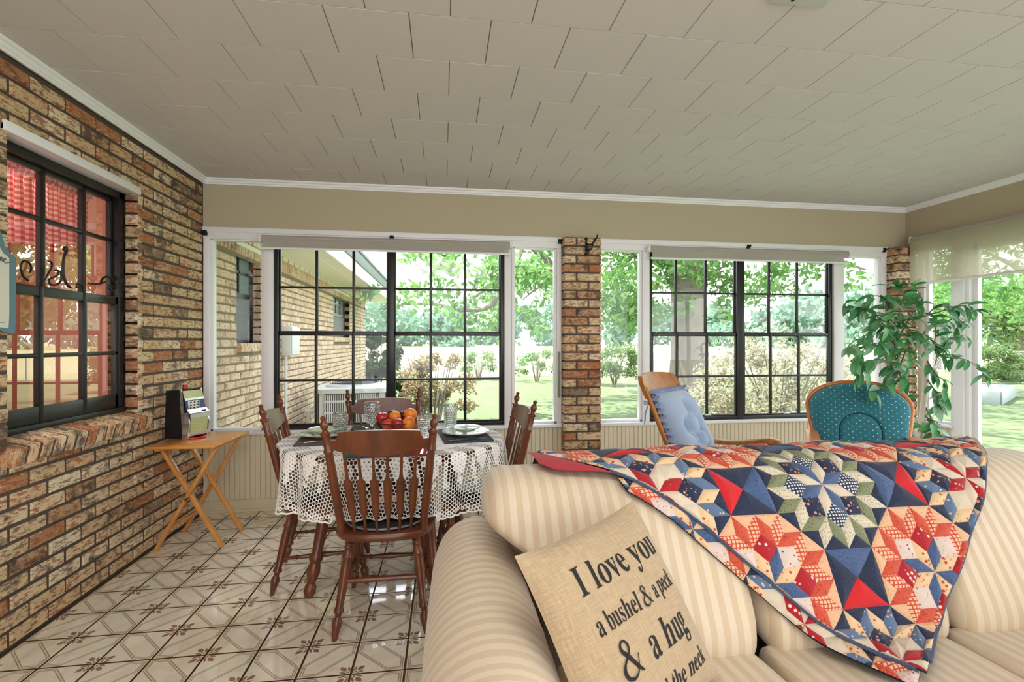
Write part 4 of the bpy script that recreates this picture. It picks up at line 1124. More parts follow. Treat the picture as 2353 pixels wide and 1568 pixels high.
def loft(name, loop, x0, x1, nx, mat, bulge=.02, rnd=.07, xfn=None, power=2.6, puff_center=None, sag=0.0):
    # closed (y,z) loop swept along x, ends rounded towards the loop centre
    L_ = len(loop); cy = sum(p[0] for p in loop) / L_; cz = sum(p[1] for p in loop) / L_
    vs_ = []; xs = []
    for i in range(nx):
        a = i / (nx - 1); e = (x1 - x0)
        xs.append(x0 + e * (.5 - .5 * math.cos(PI * a)))
    for x in xs:
        d = min(x - x0, x1 - x); f = 1.0
        if d < rnd: f = (1 - (1 - d / rnd) ** power) ** (1 / power)
        m = max(0.0, math.sin(PI * (x - x0) / (x1 - x0))) ** .6
        f = .04 + .96 * f
        for (y, z) in loop:
            yy, zz = cy + (y - cy) * (f * (1 + bulge * m)), cz + (z - cz) * (f * (1 + bulge * .5 * m)) - sag * m * (1 if z > cz else 0)
            vs_.append((xfn(x, yy, zz) if xfn else x, yy, zz))
    fs = [(i * L_ + j, i * L_ + (j + 1) % L_, (i + 1) * L_ + (j + 1) % L_, (i + 1) * L_ + j) for i in range(nx - 1) for j in range(L_)]
    fs += [tuple(range(L_ - 1, -1, -1)), tuple((nx - 1) * L_ + j for j in range(L_))]
    k = MB(); k.add(vs_, fs); return k.build(name, mat, sofa, 70)
def catm(P_, n=5):
    out = []; m = len(P_)
    for i in range(m):
        p0, p1, p2, p3 = [Vector((*P_[(i + o) % m], 0)) for o in (-1, 0, 1, 2)]
        for q in range(n):
            t_ = q / n; v = .5 * ((2 * p1) + (p2 - p0) * t_ + (2 * p0 - 5 * p1 + 4 * p2 - p3) * t_ ** 2 + (3 * p1 - p0 - 3 * p2 + p3) * t_ ** 3); out.append((v.x, v.y))
    return out
BACK = catm([(1.200, .405), (1.176, .480), (1.228, .60), (1.280, .70), (1.330, .785), (1.385, .838), (1.45, .862), (1.54, .864), (1.62, .838), (1.675, .775), (1.675, .66), (1.62, .53), (1.52, .455), (1.36, .435)], 4)
BACK = [(a, b if b < .6 else .6 + (b - .6) * .955) for a, b in BACK[::-1]]
def leftfn(x, y, z):
    # the first cushion spreads over the arm above arm height
    k_ = max(0, min(1, (.86 - x) / .58)); return x + (.165 * (1 - smooth(.60, .76, z))) * k_
loft('back_cushion', BACK, .105, .845, 44, SX, .015, .085, leftfn)
loft('back_cushion', BACK, .848, 1.425, 40, SX, .015, .05)
loft('back_cushion', BACK, 1.428, 2.10, 40, SX, .03, .055)
SEAT = catm([(.30, .30), (.285, .36), (.30, .415), (.36, .438), (.60, .448), (.90, .447), (1.15, .437), (1.22, .42), (1.24, .36), (1.22, .30), (.8, .285), (.45, .285)], 4)[::-1]
for a, b in ((.262, .826), (.830, 1.388), (1.392, 1.95)): loft('seat_cushion', SEAT, a, b, 30, SX, .0, .03, power=2.2)
MB().box(.10, .33, .06, 2.1, 1.72, .29, .02).box(.20, 1.60, .06, 2.2, 1.76, .70, .04).build('base_frame', SX, sofa)
for x in (.03, 2.15):
    for y in (.40, 1.70): MB().lathe([(.018, 0), (.028, .05), (.028, .062)], (x, y, 0), 14).build('leg', W_CHAIR, sofa)
def arm(x_in, s):
    # rolled arm: outer roll with a panel below; s=-1 left arm
    prof = []
    cx, cz, r = .100, .490, .150
    for i in range(22):
        a = math.radians(-28 + i * (236 / 21)); prof.append((cx + r * math.cos(a), cz + r * math.sin(a)))
    prof = [(.235, .06), (.238, .25), (.240, .36)] + prof + [(-.012, .375), (.0, .30), (.004, .20), (.0, .06)]
    L_ = len(prof); ys = [.30, .305, .32, .36] + [.36 + (1.58 - .36) * i / 24 for i in range(1, 25)] + [1.64, 1.69, 1.73, 1.76, 1.78, 1.79]
    vs_ = []
    for y in ys:
        f = 1.0
        if y > 1.0: f = 1 - .10 * ((y - 1.0) / .79) ** 1.6
        if y > 1.62: f -= .45 * ((y - 1.62) / .17) ** 3
        if y < .36: f = .90 + .10 * math.sqrt(max(0, (y - .30) / .06))
        wv = .0025 * math.sin(y * 60) * (1 if .4 < y < 1.7 else 0)
        for (x, z) in prof:
            xx = cx + .06 + (x - cx - .06) * f; zz = z if z < .30 else .30 + (z - .30) * (1 - .30 * max(0, .88 - f)) + wv * (1 if z > .5 else 0)
            vs_.append((xx if s < 0 else 2.2 - xx, y, zz))
    fs = [(i * L_ + j, i * L_ + (j + 1) % L_, (i + 1) * L_ + (j + 1) % L_, (i + 1) * L_ + j) for i in range(len(ys) - 1) for j in range(L_)]
    fs += [tuple(range(L_)), tuple((len(ys) - 1) * L_ + j for j in range(L_ - 1, -1, -1))]
    if s > 0: fs = [f[::-1] for f in fs]
    k = MB(); k.add(vs_, fs); o = k.build('arm', SY2, sofa, 60); return o
arm(.24, -1); arm(.24, 1)

# ---------------------------------------------------------------- lettered throw pillow
def burlap():
    t = T('burlap_weave'); u = t.uv(); a = t.noise(t.vmul(u, (420, 24, 1)), 1.0, 3, .6); b = t.noise(t.vmul(u, (24, 420, 1)), 1.0, 3, .6)
    s = t.ma('MULTIPLY', t.ma('ADD', a, b), .5)
    return t.pbr(t.mix(t.step(s, .36, .64), C(158, 134, 104), C(186, 164, 132)), .95, 0, t.bump(s, .5, .002), Sheen_Weight=.2)
P0, P1, P2 = Vector((.136, 1.02, .785)), Vector((.485, 1.250, .812)), Vector((.632, 1.085, .462))
ex = (P1 - P0).normalized(); ey = (P1 - P2); ey = (ey - ex * ey.dot(ex)).normalized(); ez = ex.cross(ey)
PS = .422; pc = (P0 + P2) / 2 + ez * .020
def pf(u, v, side=1):
    # u,v in -1..1
    su = (max(0, 1 - abs(u) ** 2.6)) ** .62; sv = (max(0, 1 - abs(v) ** 2.6)) ** .62
    pin = 1 - .055 * (1 - abs(u) ** 2) * abs(v) ** 3; pin2 = 1 - .055 * (1 - abs(v) ** 2) * abs(u) ** 3
    h = .062 * su * sv + .003 * math.sin(u * 9 + v * 5) * su * sv
    h += .010 * math.sin(4 * (u - v) + 1) * su * sv * max(0, v)
    return Vector((u * PS / 2 * pin2, v * PS / 2 * pin, side * (h if side > 0 else h * .75)))
tp = empty('throw_pillow', pc); tag(tp, 'square burlap throw pillow printed with black lettering in the sofa corner', 'pillow')
tp.rotation_euler = Matrix((ex, ey, ez)).transposed().to_euler()
k = MB(); n = 37; k.uv = []
for s in (1, -1):
    k.grid(lambda u, v: pf(2 * u - 1, 2 * v - 1, s), n, n, flip=(s < 0))
    k.uv += [(i / (n - 1) * PS, j / (n - 1) * PS) for i in range(n) for j in range(n)]
k.build('cover', burlap(), tp, 80)
INKB = plain('black_print', C(26, 24, 24), .85)
def math_bold(s): return ''.join(chr(0x1D41A + ord(c) - 97) if c.islower() else chr(0x1D400 + ord(c) - 65) if c.isupper() else c for c in s)
def glyphs(s, size, width, cx, vy):
    cu = bpy.data.curves.new('line', 'FONT'); cu.body = math_bold(s); cu.size = 1.0; cu.resolution_u = 3
    o = bpy.data.objects.new('line', cu); COL.objects.link(o); bpy.context.view_layer.update()
    dg = bpy.context.evaluated_depsgraph_get(); me = o.evaluated_get(dg).to_mesh()
    V_ = [v.co.copy() for v in me.vertices]; F_ = [tuple(p.vertices) for p in me.polygons]
    bpy.data.objects.remove(o); bpy.data.curves.remove(cu)
    x0 = min(v.x for v in V_); x1 = max(v.x for v in V_); sx = width / (x1 - x0)
    out = [((v.x - x0) * sx + cx - width / 2, v.y * size + vy) for v in V_]
    return out, F_
def amp(size, x, y):
    # hand drawn ampersand, unit height about .72
    st = [(.62, .02), (.50, .12), (.30, .40), (.17, .56), (.20, .68), (.32, .70), (.40, .60), (.34, .46), (.14, .32), (.06, .18), (.12, .04), (.28, .0), (.44, .10), (.54, .26), (.60, .36)]
    wd = [.02, .05, .062, .05, .03, .022, .04, .03, .03, .055, .05, .03, .02, .018, .022]
    return [(x + a * size * .9, y + b * size) for a, b in st], [w * size * .8 for w in wd]
kt = MB()
def on(u, v, h=.0012):
    p = pf(u / (PS / 2), v / (PS / 2)); return (p.x, p.y, p.z + h)
def line(s, size, width, cx, vy):
    V_, F_ = glyphs(s, size, width, cx, vy); kt.add([on(*p) for p in V_], F_)
def ribbon(pts, ws):
    vs_ = []; P_ = [Vector((a, b)) for a, b in pts]; Q = []; W = []
    for i in range(len(P_) - 1):
        a, b, c, d = P_[max(i - 1, 0)], P_[i], P_[i + 1], P_[min(i + 2, len(P_) - 1)]
        for q in range(5):
            t_ = q / 5; Q.append(.5 * ((2 * b) + (c - a) * t_ + (2 * a - 5 * b + 4 * c - d) * t_ ** 2 + (3 * b - a - 3 * c + d) * t_ ** 3)); W.append(ws[i] * (1 - t_) + ws[i + 1] * t_)
    Q.append(P_[-1]); W.append(ws[-1])
    for i, p in enumerate(Q):
        d = (Q[min(i + 1, len(Q) - 1)] - Q[max(i - 1, 0)]).normalized(); nn = Vector((-d.y, d.x))
        vs_ += [on(*(p + nn * W[i]), .0015 + .00003 * i), on(*(p - nn * W[i]), .0015 + .00003 * i)]
    kt.add(vs_, [(2 * i, 2 * i + 1, 2 * i + 3, 2 * i + 2) for i in range(len(Q) - 1)])
line('I love you', .086, .280, .014, .085); kt.build('lettering', INKB, tp, 0); kt = MB()
line('a bushel', .056, .132, -.062, .008); line('a peck', .056, .094, .108, .008); ribbon(*amp(.056, .012, .007)); kt.build('lettering', INKB, tp, 0); kt = MB()
line('a hug', .086, .146, .056, -.083); ribbon(*amp(.094, -.112, -.083)); kt.build('lettering', INKB, tp, 0); kt = MB()
line('around the neck', .056, .282, .014, -.160)
kt.build('lettering', INKB, tp, 0)
# ---------------------------------------------------------------- patchwork quilt over the sofa back
PRQ = [(1.80, .60), (1.755, .76), (1.66, .862), (1.54, .893), (1.43, .890), (1.36, .858), (1.305, .795), (1.255, .70), (1.207, .60), (1.165, .51), (1.12, .475), (1.0, .470), (.85, .468), (.6, .46)]
_q = [Vector((a, b if b < .6 else .6 + (b - .6) * .925)) for a, b in PRQ]; _q = [2 * _q[0] - _q[1]] + _q + [2 * _q[-1] - _q[-2]]
QC = []
for i in range(1, len(_q) - 2):
    a, b, c, d = _q[i - 1:i + 3]
    for k_ in range(20):
        t_ = k_ / 20; QC.append(.5 * ((2 * b) + (c - a) * t_ + (2 * a - 5 * b + 4 * c - d) * t_ ** 2 + (3 * b - a - 3 * c + d) * t_ ** 3))
QC.append(_q[-2]); QL = [0.0]
for a, b in zip(QC, QC[1:]): QL.append(QL[-1] + (b - a).length)
_ic = max(range(len(QC)), key=lambda i: QC[i].y); QL = [q - QL[_ic] for q in QL]
QLa = np.array(QL); QCa = np.array([(p.x, p.y) for p in QC])
def qsurf(x, t, h):
    y = float(np.interp(t, QLa, QCa[:, 0])); z = float(np.interp(t, QLa, QCa[:, 1]))
    y2 = float(np.interp(t + .02, QLa, QCa[:, 0])); z2 = float(np.interp(t + .02, QLa, QCa[:, 1]))
    y1 = float(np.interp(t - .02, QLa, QCa[:, 0])); z1 = float(np.interp(t - .02, QLa, QCa[:, 1]))
    d = Vector((y2 - y1, z2 - z1)).normalized(); nx, nz = d.y, -d.x      # outward
    if nx * 0 + nz * 1 < 0 and t < .3: nx, nz = -nx, -nz
    if t >= .3 and (nx > 0 and nz < .2): nx, nz = -nx, -nz
    x += -.09 * max(0, min(1, (.27 - t) / .2)) * math.exp(-max(0, x - .47) / .22)
    x += -.30 * max(0, t - .56)
    w = .004 * math.sin(x * 11 + t * 7) + .003 * math.sin(x * 23 - t * 17)
    h += w + .004
    return (x, y + nx * h, z + nz * h)
FAB = {}
def fm(name, fn): FAB[name] = fabric('quilt_' + name, fn, .92, 1500, .15, .15)
cst = lambda c: (lambda t, u, x, y: c)
def blobs(bg, *layers):
    def f(t, u, x, y):
        c = bg
        for sc, lo, hi, cc in layers:
            v = t.n('TexVoronoi', {'Scale': sc, 'Vector': t.vadd(u, (sc * .013, sc * .007, 0))}).outputs['Distance']
            c = t.mix(t.ma('SUBTRACT', 1.0, t.step(v, lo, hi)), c, cc)
        return c
    return f
def sprig(bg, cc, sc=120, th=.55):
    def f(t, u, x, y):
        n = t.noise(t.vmul(u, (1.6, 1, 1)), sc, 3, .6); return t.mix(t.step(n, th, th + .05), bg, cc)
    return f
def checks(bg, cc, per, duty=.4):
    def f(t, u, x, y):
        g = lambda q: t.step(t.ma('SINE', t.ma('MULTIPLY', q, 2 * PI / per)), duty - .1, duty + .1)
        return t.mix(t.ma('MAXIMUM', g(x), g(y)), bg, cc)
    return f
def stripes(cols, per):
    def f(t, u, x, y):
        return t.ramp(t.ma('FRACT', t.ma('DIVIDE', x, per)), [(i / len(cols), c) for i, c in enumerate(cols)], 'CONSTANT')
    return f
CRM, NVY, BLU, PCH, ORG, RED_, GRN_ = C(205, 190, 169), C(28, 38, 64), C(70, 91, 129), C(214, 171, 135), C(194, 79, 54), C(163, 20, 32), C(124, 129, 97)
fm('cream', cst(CRM)); fm('blue', cst(BLU)); fm('navy_dot', blobs(NVY, (260, .10, .16, C(108, 117, 144))))
fm('navy_floral', blobs(NVY, (75, .20, .30, C(216, 135, 108)), (110, .10, .16, C(216, 198, 180))))
fm('plaid', checks(C(214, 214, 208), C(38, 47, 79), .0085, .15)); fm('green_leaf', sprig(GRN_, C(79, 87, 62), 150, .57)); fm('cream_floral', sprig(C(208, 198, 176), C(158, 149, 126), 190, .53))
fm('blue_floral', sprig(BLU, C(51, 72, 119), 150, .52)); fm('peach_floral', blobs(C(219, 185, 144), (62, .18, .28, C(186, 53, 45)), (95, .10, .17, C(99, 108, 75))))
fm('slate_floral', blobs(C(88, 109, 140), (70, .16, .24, C(216, 185, 153)), (120, .10, .16, C(57, 74, 104))))
fm('peach_lattice', checks(C(225, 185, 151), C(192, 75, 55), .0105, .52)); fm('orange_leaf', sprig(ORG, C(167, 45, 38), 130, .56)); fm('heart_red', blobs(RED_, (58, .20, .28, C(221, 207, 198)), (140, .06, .1, C(207, 108, 99))))
fm('white_floral', blobs(C(208, 190, 180), (64, .12, .2, C(53, 66, 110)), (100, .12, .2, C(203, 108, 99)))); fm('red_dot', blobs(C(195, 22, 32), (300, .08, .14, C(216, 117, 108)))); fm('peach_print', sprig(PCH, C(212, 135, 108), 180, .58))
fm('ticking', stripes([C(57, 62, 87), C(203, 185, 144), C(123, 47, 49), C(203, 185, 144), C(91, 98, 85), C(203, 185, 144)], .020)); fm('backing_red', blobs(C(169, 38, 49), (200, .10, .16, C(114, 19, 32))))
FN = list(FAB)
def clip(poly, planes):
    for (a, b, c) in planes:            # keep a*x+b*t <= c
        out = []
        for i in range(len(poly)):
            p, q = poly[i], poly[(i + 1) % len(poly)]; dp, dq = a * p[0] + b * p[1] - c, a * q[0] + b * q[1] - c
            if dp <= 0: out.append(p)
            if dp * dq < 0:
                w = dp / (dp - dq); out.append((p[0] + (q[0] - p[0]) * w, p[1] + (q[1] - p[1]) * w))
        poly = out
        if len(poly) < 3: return []
    return poly
class Quilt:
    def __init__(s): s.k = MB(); s.k.uv = []
    def patch(s, poly, fab, planes, base, puff=.008, shift=(0, 0), n=4):
        poly = clip([(p[0] + shift[0], p[1] + shift[1]) for p in poly], planes)
        if len(poly) < 3: return
        cx = sum(p[0] for p in poly) / len(poly); cy = sum(p[1] for p in poly) / len(poly)
        s.k.cur = FN.index(fab)
        for i in range(len(poly)):
            a, b = poly[i], poly[(i + 1) % len(poly)]
            if math.hypot(a[0] - b[0], a[1] - b[1]) < 1e-5: continue
            idx = {}; vs_ = []
            for r in range(n + 1):
                for q in range(r + 1):
                    wa = (r - q) / n; wb = q / n; wc = 1 - r / n
                    x = a[0] * wa + b[0] * wb + cx * wc; t_ = a[1] * wa + b[1] * wb + cy * wc
                    idx[(r, q)] = len(vs_); vs_.append(qsurf(x, t_, base + puff * (1 - (1 - wc) ** 2.2))); s.k.uv.append((x, t_))
            fs = []
            for r in range(n):
                for q in range(r + 1):
                    fs.append((idx[(r, q)], idx[(r + 1, q)], idx[(r + 1, q + 1)]))
                    if q < r: fs.append((idx[(r, q)], idx[(r + 1, q + 1)], idx[(r, q + 1)]))
            s.k.add(vs_, fs)
QB = .35; QU = QB / 6.828
E_ = [(math.cos(PI / 4 * k_) * QU, math.sin(PI / 4 * k_) * QU) for k_ in range(8)]
e_ = lambda k_: E_[k_ % 8]
def add2(*p): return (sum(q[0] for q in p), sum(q[1] for q in p))
SETS = {'star': dict(c=('cream', 'blue'), s=('plaid', 'navy_floral'), o=('green_leaf', 'cream_floral'), g='navy_dot', k='blue_floral'),
        'tip': dict(c=('cream', 'heart_red'), s=('navy_floral', 'cream'), o=('peach_floral', 'slate_floral'), g='navy_dot', k='red_dot'),
        'peach': dict(c=('blue_floral', 'peach_floral'), s=('heart_red', 'white_floral'), o=('orange_leaf', 'peach_lattice'), g='peach_print', k='navy_dot')}
def block(Q, cx, ct, st, planes, base):
    S_ = SETS[st]; sh = (cx, ct); P_ = lambda poly, f, h=0.0, pu=.007: Q.patch([(p[0] + cx, p[1] + ct) for p in poly], f, planes, base + h, pu)
    r = QB / math.sqrt(2)
    if not (-.30 < cx - 1.12 + 0 < 1e9 or True): return
    for k_ in range(8):
        a, b = e_(k_), e_(k_ + 1); z = (0, 0)
        P_([z, a, add2(a, b), b], S_['c'][k_ % 2])
        P_([a, add2(a, e_(k_ - 1)), add2(a, e_(k_ - 1), e_(k_ + 1)), add2(a, e_(k_ + 1))], S_['s'][k_ % 2])
        T0 = add2(a, b)
        for m in (-1, 0, 1):
            u, v = e_(k_ + m), e_(k_ + m + 1)
            P_([T0, add2(T0, u), add2(T0, u, v), add2(T0, v)], S_['o'][(m + 1 + k_) % 2])
        # ground between the outer points
        A = add2(T0, a); tipm = add2(T0, a, b); tipk = add2(T0, e_(k_ - 1), a)
        P_([A, tipk, tipm], S_['g'], -.0005, .004)
        Bp = add2(T0, b); tipn = add2(T0, e_(k_ + 2), b); P_([Bp, tipm, tipn], S_['g'], -.0005, .004)
    # corner triangles of the square block (corners lie straight up, down, left and right)
    for k_ in (0, 2, 4, 6):
        m = .0; d = E_[k_]; L_ = math.hypot(*d); n_ = (d[0] / L_, d[1] / L_); s_ = (-n_[1], n_[0])
        ap = (n_[0] * r, n_[1] * r); h0 = 3.414 * QU; w = r - h0
        P_([ap, (n_[0] * h0 + s_[0] * w, n_[1] * h0 + s_[1] * w), (n_[0] * h0 - s_[0] * w, n_[1] * h0 - s_[1] * w)], S_['k'] if k_ in (2, 6) or st != 'peach' else 'navy_dot')
quilt = empty('patchwork_quilt', (0, 0, 0)); tag(quilt, 'red, navy and peach patchwork quilt folded to a triangle over the sofa back', 'quilt')
C2 = (1.120, .183); qa = (-QB / math.sqrt(2), QB / math.sqrt(2)); qb = (QB / math.sqrt(2), QB / math.sqrt(2))
def layer(name, planes, base, off=(0, 0), ground='navy_dot', swap=False, gpoly=None):
    Q = Quilt()
    # ground sheet under the patches
    if gpoly:
        g = clip(gpoly, planes); Q.patch(g, ground, [], base - .006, 0, n=26)
    for i in range(-5, 6):
        for j in range(-5, 6):
            cx, ct = C2[0] + i * qa[0] + j * qb[0] + off[0], C2[1] + i * qa[1] + j * qb[1] + off[1]
            if not (.0 < cx < 2.3 and -.6 < ct < 1.1): continue
            st = 'peach' if (i + j) % 2 else ('star' if i % 2 == 0 else 'tip')
            if swap: st = {'peach': 'tip', 'tip': 'peach', 'star': 'peach'}[st]
            block(Q, cx, ct, st, planes, base)
    return Q.k.build(name, [FAB[f] for f in FN], quilt, 60)
top = layer('top_layer', [(-1, 1, -.440), (1, 1, 1.872), (0, -1, .34), (-1, 0, -.405)], .010, gpoly=[(.0, -.34), (2.3, -.34), (2.3, 1.2), (0, 1.2)])
und = layer('under_layer', [(-1, 1, -.378), (1, 1, 1.85), (0, -1, -.125), (-1, 0, -.55)], -.003, off=(.06, .10), swap=True, gpoly=[(.2, .05), (2.3, .05), (2.3, 1.2), (.2, 1.2)])
Q = Quilt()
Q.patch([(.36, -.12), (.375, .04), (.415, .085), (.545, .112), (.50, .06), (.42, -.12)], 'backing_red', [], .006, .004, n=8)
Q.patch([(1.70, .10), (1.98, -.20), (2.04, -.20), (1.865, .015), (1.785, .10), (1.74, .12)], 'backing_red', [], .004, .0, n=8)
Q.k.build('red_backing', [FAB[f] for f in FN], quilt, 60); Q = Quilt()
Q.patch([(.41, -.10), (.455, .02), (.535, .09), (.50, .03), (.44, -.10)], 'ticking', [], .014, .0, n=6); Q.k.build('ticking_border', [FAB[f] for f in FN], quilt, 60); Q = Quilt()
Q.k.build('red_backing', [FAB[f] for f in FN], quilt, 60); Q = Quilt()
Q.patch([(1.72, .135), (1.74, .14), (1.98, -.09), (1.96, -.09)], 'ticking', [], .012, .0, n=6)
Q.k.build('ticking_border', [FAB[f] for f in FN], quilt, 60)
for o in quilt.children:
    if o.name.startswith(('red_backing', 'ticking')):
        bm = bmesh.new(); bm.from_mesh(o.data); bmesh.ops.remove_doubles(bm, verts=bm.verts[:], dist=.0004); bm.to_mesh(o.data); bm.free()
# stitched edge binding along the two slanting edges
k = MB(); k.tube([qsurf(.10 + .44 + t_, t_ + .10, .006) for t_ in [i * .02 for i in range(0, 31)]], .0055, 6); k.tube([qsurf(1.872 - t_, t_, .006) for t_ in [-.3 + i * .02 for i in range(0, 50)]], .0055, 6)
k.build('edge_binding', plain('quilt_binding', C(70, 82, 110), .9), quilt)
# ---------------------------------------------------------------- wooden rocker with blue cushion
def swept(name, pts, w, t, mat, parent, up=(1, 0, 0)):
    # flat board section along a path
    k = MB(); P_ = [Vector(p) for p in pts]; vs_ = []; n = len(P_); up = Vector(up)
    ww = w if isinstance(w, (list, tuple)) else [w] * n
    for i, p in enumerate(P_):
        d = (P_[min(i + 1, n - 1)] - P_[max(i - 1, 0)]).normalized(); a = up; b = d.cross(a).normalized()
        e = .22
        for q in range(12):
            an = 2 * PI * q / 12; ca, sa = math.cos(an), math.sin(an)
            vs_.append(p + a * (t / 2 * math.copysign(abs(ca) ** .5, ca)) + b * (ww[i] / 2 * math.copysign(abs(sa) ** .5, sa)))
    fs = [(i * 12 + q, i * 12 + (q + 1) % 12, (i + 1) * 12 + (q + 1) % 12, (i + 1) * 12 + q) for i in range(n - 1) for q in range(12)] + [tuple(range(11, -1, -1)), tuple((n - 1) * 12 + q for q in range(12))]
    k.add(vs_, fs); return k.build(name, mat, parent, 50)
RKP, RKR = Vector((1.600, 2.470, 0)), math.atan2(-.66, -.75)
rk = empty('rocking_chair', RKP, RKR); tag(rk, 'honey brown wooden rocking chair with scrolled arms in front of the right black window', 'chair')
# local: +y forward, +x to its right hand... seat centre at origin
sd = .40
MB().box(-.25, -.22, sd - .02, .25, .24, sd + .015, .012).build('seat', W_ROCK, rk)
bl = lambda z: -.20 - .26 * max(0, (z - .40)) / .62
for s in (-1, 1):
    MB().turned((s * .205, bl(.41), .41), (s * .232, bl(.99) + .004, .99), [(0, .017), (.3, .018), (.7, .016), (1, .013)], 12).build('back_post', W_ROCK, rk)
    MB().turned((s * .205, .18, sd), (s * .225, .25, .065), LEG2).build('leg', W_ROCK, rk)
    MB().turned((s * .195, -.17, sd), (s * .225, -.23, .065), LEG2).build('leg', W_ROCK, rk)
    swept('rocker', [(s * .225, -.48 + i * .09, .030 + .55 * ((-.48 + i * .09) - .02) ** 2 * .42 + 0.0) for i in range(11)], .045, .030, W_ROCK, rk)
    arm = [(s * .240, bl(.64) - .0, .640), (s * .252, -.14, .640), (s * .260, -.04, .652), (s * .262, .04, .672), (s * .262, .09, .680), (s * .262, .13, .672), (s * .262, .148, .648), (s * .262, .136, .624), (s * .262, .112, .628)]
    swept('arm', arm, [.026, .026, .026, .028, .034, .036, .034, .028, .02], .058, W_ROCK, rk)
    for y in (-.06, .06): MB().turned((s * .235, y, sd + .01), (s * .256, y * .6 - .05, .640), STR).build('arm_spindle', W_ROCK, rk)
    MB().turned((s * .238, .14, sd + .01), (s * .262, .085, .668), [(0, .013), (.2, .016), (.5, .018), (.8, .015), (1, .012)]).build('arm_post', W_ROCK, rk)
k = MB(); N = 40; vs_ = []; fs = []
for i in range(N):
    u = i / (N - 1) * 2 - 1; x = u * .250; q = abs(u)
    zt = 1.045 + .018 * (1 - q * q) - (.05 * ((q - .84) / .16) ** 2 if q > .84 else 0); zb = .905 + .045 * max(0, math.cos(u * PI * 1.0)) * (1 if q < .32 else 0) + .02 * q
    if q < .10: zb = .955
    bow = -.030 * (1 - u * u)
    for z, d in ((zb, -.012), (zb, .012), (zt, .012), (zt, -.016)): vs_.append((x, bl(z) + bow + d, z))
for i in range(N - 1):
    for q in range(4): fs.append((i * 4 + q, i * 4 + (q + 1) % 4, i * 4 + 4 + (q + 1) % 4, i * 4 + 4 + q))
fs += [(3, 2, 1, 0), (N * 4 - 4, N * 4 - 3, N * 4 - 2, N * 4 - 1)]; k.add(vs_, fs); k.build('crest_rail', W_ROCK, rk, 50)
for i in range(6):
    x = (i - 2.5) * .068; MB().turned((x * .95, bl(.42), sd + .01), (x * 1.05, bl(.92) - .02, .925), STR).build('spindle', W_ROCK, rk)
BLUEC = plain('chambray_blue', C(160, 178, 206), .85, var=.10, scale=9, bump=.15, bscale=30, Sheen_Weight=.3); RUF = plain('ruffle_blue', C(134, 148, 186), .85, var=.12, scale=40, Sheen_Weight=.3)
bc = empty('back_cushion', RKP, RKR); tag(bc, 'light blue tufted back cushion tied to the wooden rocking chair', 'cushion')
def tuft(u, v):
    h = .105 * (max(0, 1 - abs(2 * u - 1) ** 3.4)) ** .5 * (max(0, 1 - abs(2 * v - 1) ** 4)) ** .5
    for a, b in [(.30, .30), (.70, .30), (.30, .62), (.70, .62), (.5, .46), (.5, .80), (.5, .12)]:
        d2 = ((u - a) / .10) ** 2 + ((v - b) / .075) ** 2; h -= .075 * math.exp(-d2)
    for a, b, c_, d_ in [(.3, .3, .5, .46), (.7, .3, .5, .46), (.3, .62, .5, .46), (.7, .62, .5, .46), (.3, .62, .5, .8), (.7, .62, .5, .8), (.3, .3, .3, .62), (.7, .3, .7, .62)]:
        ax, ay = c_ - a, d_ - b; L2 = ax * ax + ay * ay; t_ = max(0, min(1, ((u - a) * ax + (v - b) * ay) / L2)); dd = math.hypot(u - a - ax * t_, v - b - ay * t_); h -= .022 * math.exp(-(dd / .03) ** 2)
    return max(h, .012) if 0 < u < 1 and 0 < v < 1 else 0
def bcp(u, v, h):
    z = .415 + v * .535; x = (u - .5) * (.445 - .02 * v); return Vector((x, bl(z) + .020 + h, z + h * .35))
k = MB(); k.grid(lambda u, v: bcp(u, v, tuft(u, v)), 44, 44); k.grid(lambda u, v: bcp(u, v, -.012), 8, 8, flip=True); k.build('cushion', BLUEC, bc, 80)
k = MB(); nn = 240
def rf(i, j):
    a = i * 4; side = int(a) % 4; f = a - int(a)
    u, v = [(f, 0), (1, f), (1 - f, 1), (0, 1 - f)][side]
    w = .016 * math.sin(i * 2 * PI * 62) + .004 * math.sin(i * 2 * PI * 23)
    cx, cy = u - .5, v - .5; L_ = max(abs(cx), abs(cy)) * 2
    g = 1 + (.10 * (j - .35)); return bcp(.5 + cx * g, .5 + cy * g, .008 + .050 * (1 - j) * 0 + w * (.3 + .9 * j) + .022 * (1 - abs(2 * j - 1)))
k.grid(rf, nn, 6, cu=True); k.build('ruffle', RUF, bc, 80)
for s in (-1, 1):
    p = Vector((s * .225, bl(.90) - .012, .90)); q = MB()
    q.tube([p + Vector((0, .0, 0)), p + Vector((s * .02, -.02, .012)), p + Vector((s * .035, -.012, -.004)), p + Vector((s * .012, -.004, -.004))], .004, 6)
    q.tube([p, p + Vector((s * .022, -.012, -.05)), p + Vector((s * .03, -.014, -.12))], .0045, 6, flat=.5); q.tube([p, p + Vector((s * .006, -.018, -.06)), p + Vector((s * .004, -.022, -.105))], .0045, 6, flat=.5); q.build('tie', RUF, bc)
sc2 = empty('seat_cushion', RKP, RKR); tag(sc2, 'light blue tufted seat cushion lying on the wooden rocking chair', 'cushion')
k = MB(); k.grid(lambda u, v: Vector(((u - .5) * .42, -.19 + v * .41, .418 + tuft(u, v) * .9)), 32, 32); k.grid(lambda u, v: Vector(((u - .5) * .42, -.19 + v * .41, .417)), 6, 6, flip=True); k.build('cushion', BLUEC, sc2, 80)

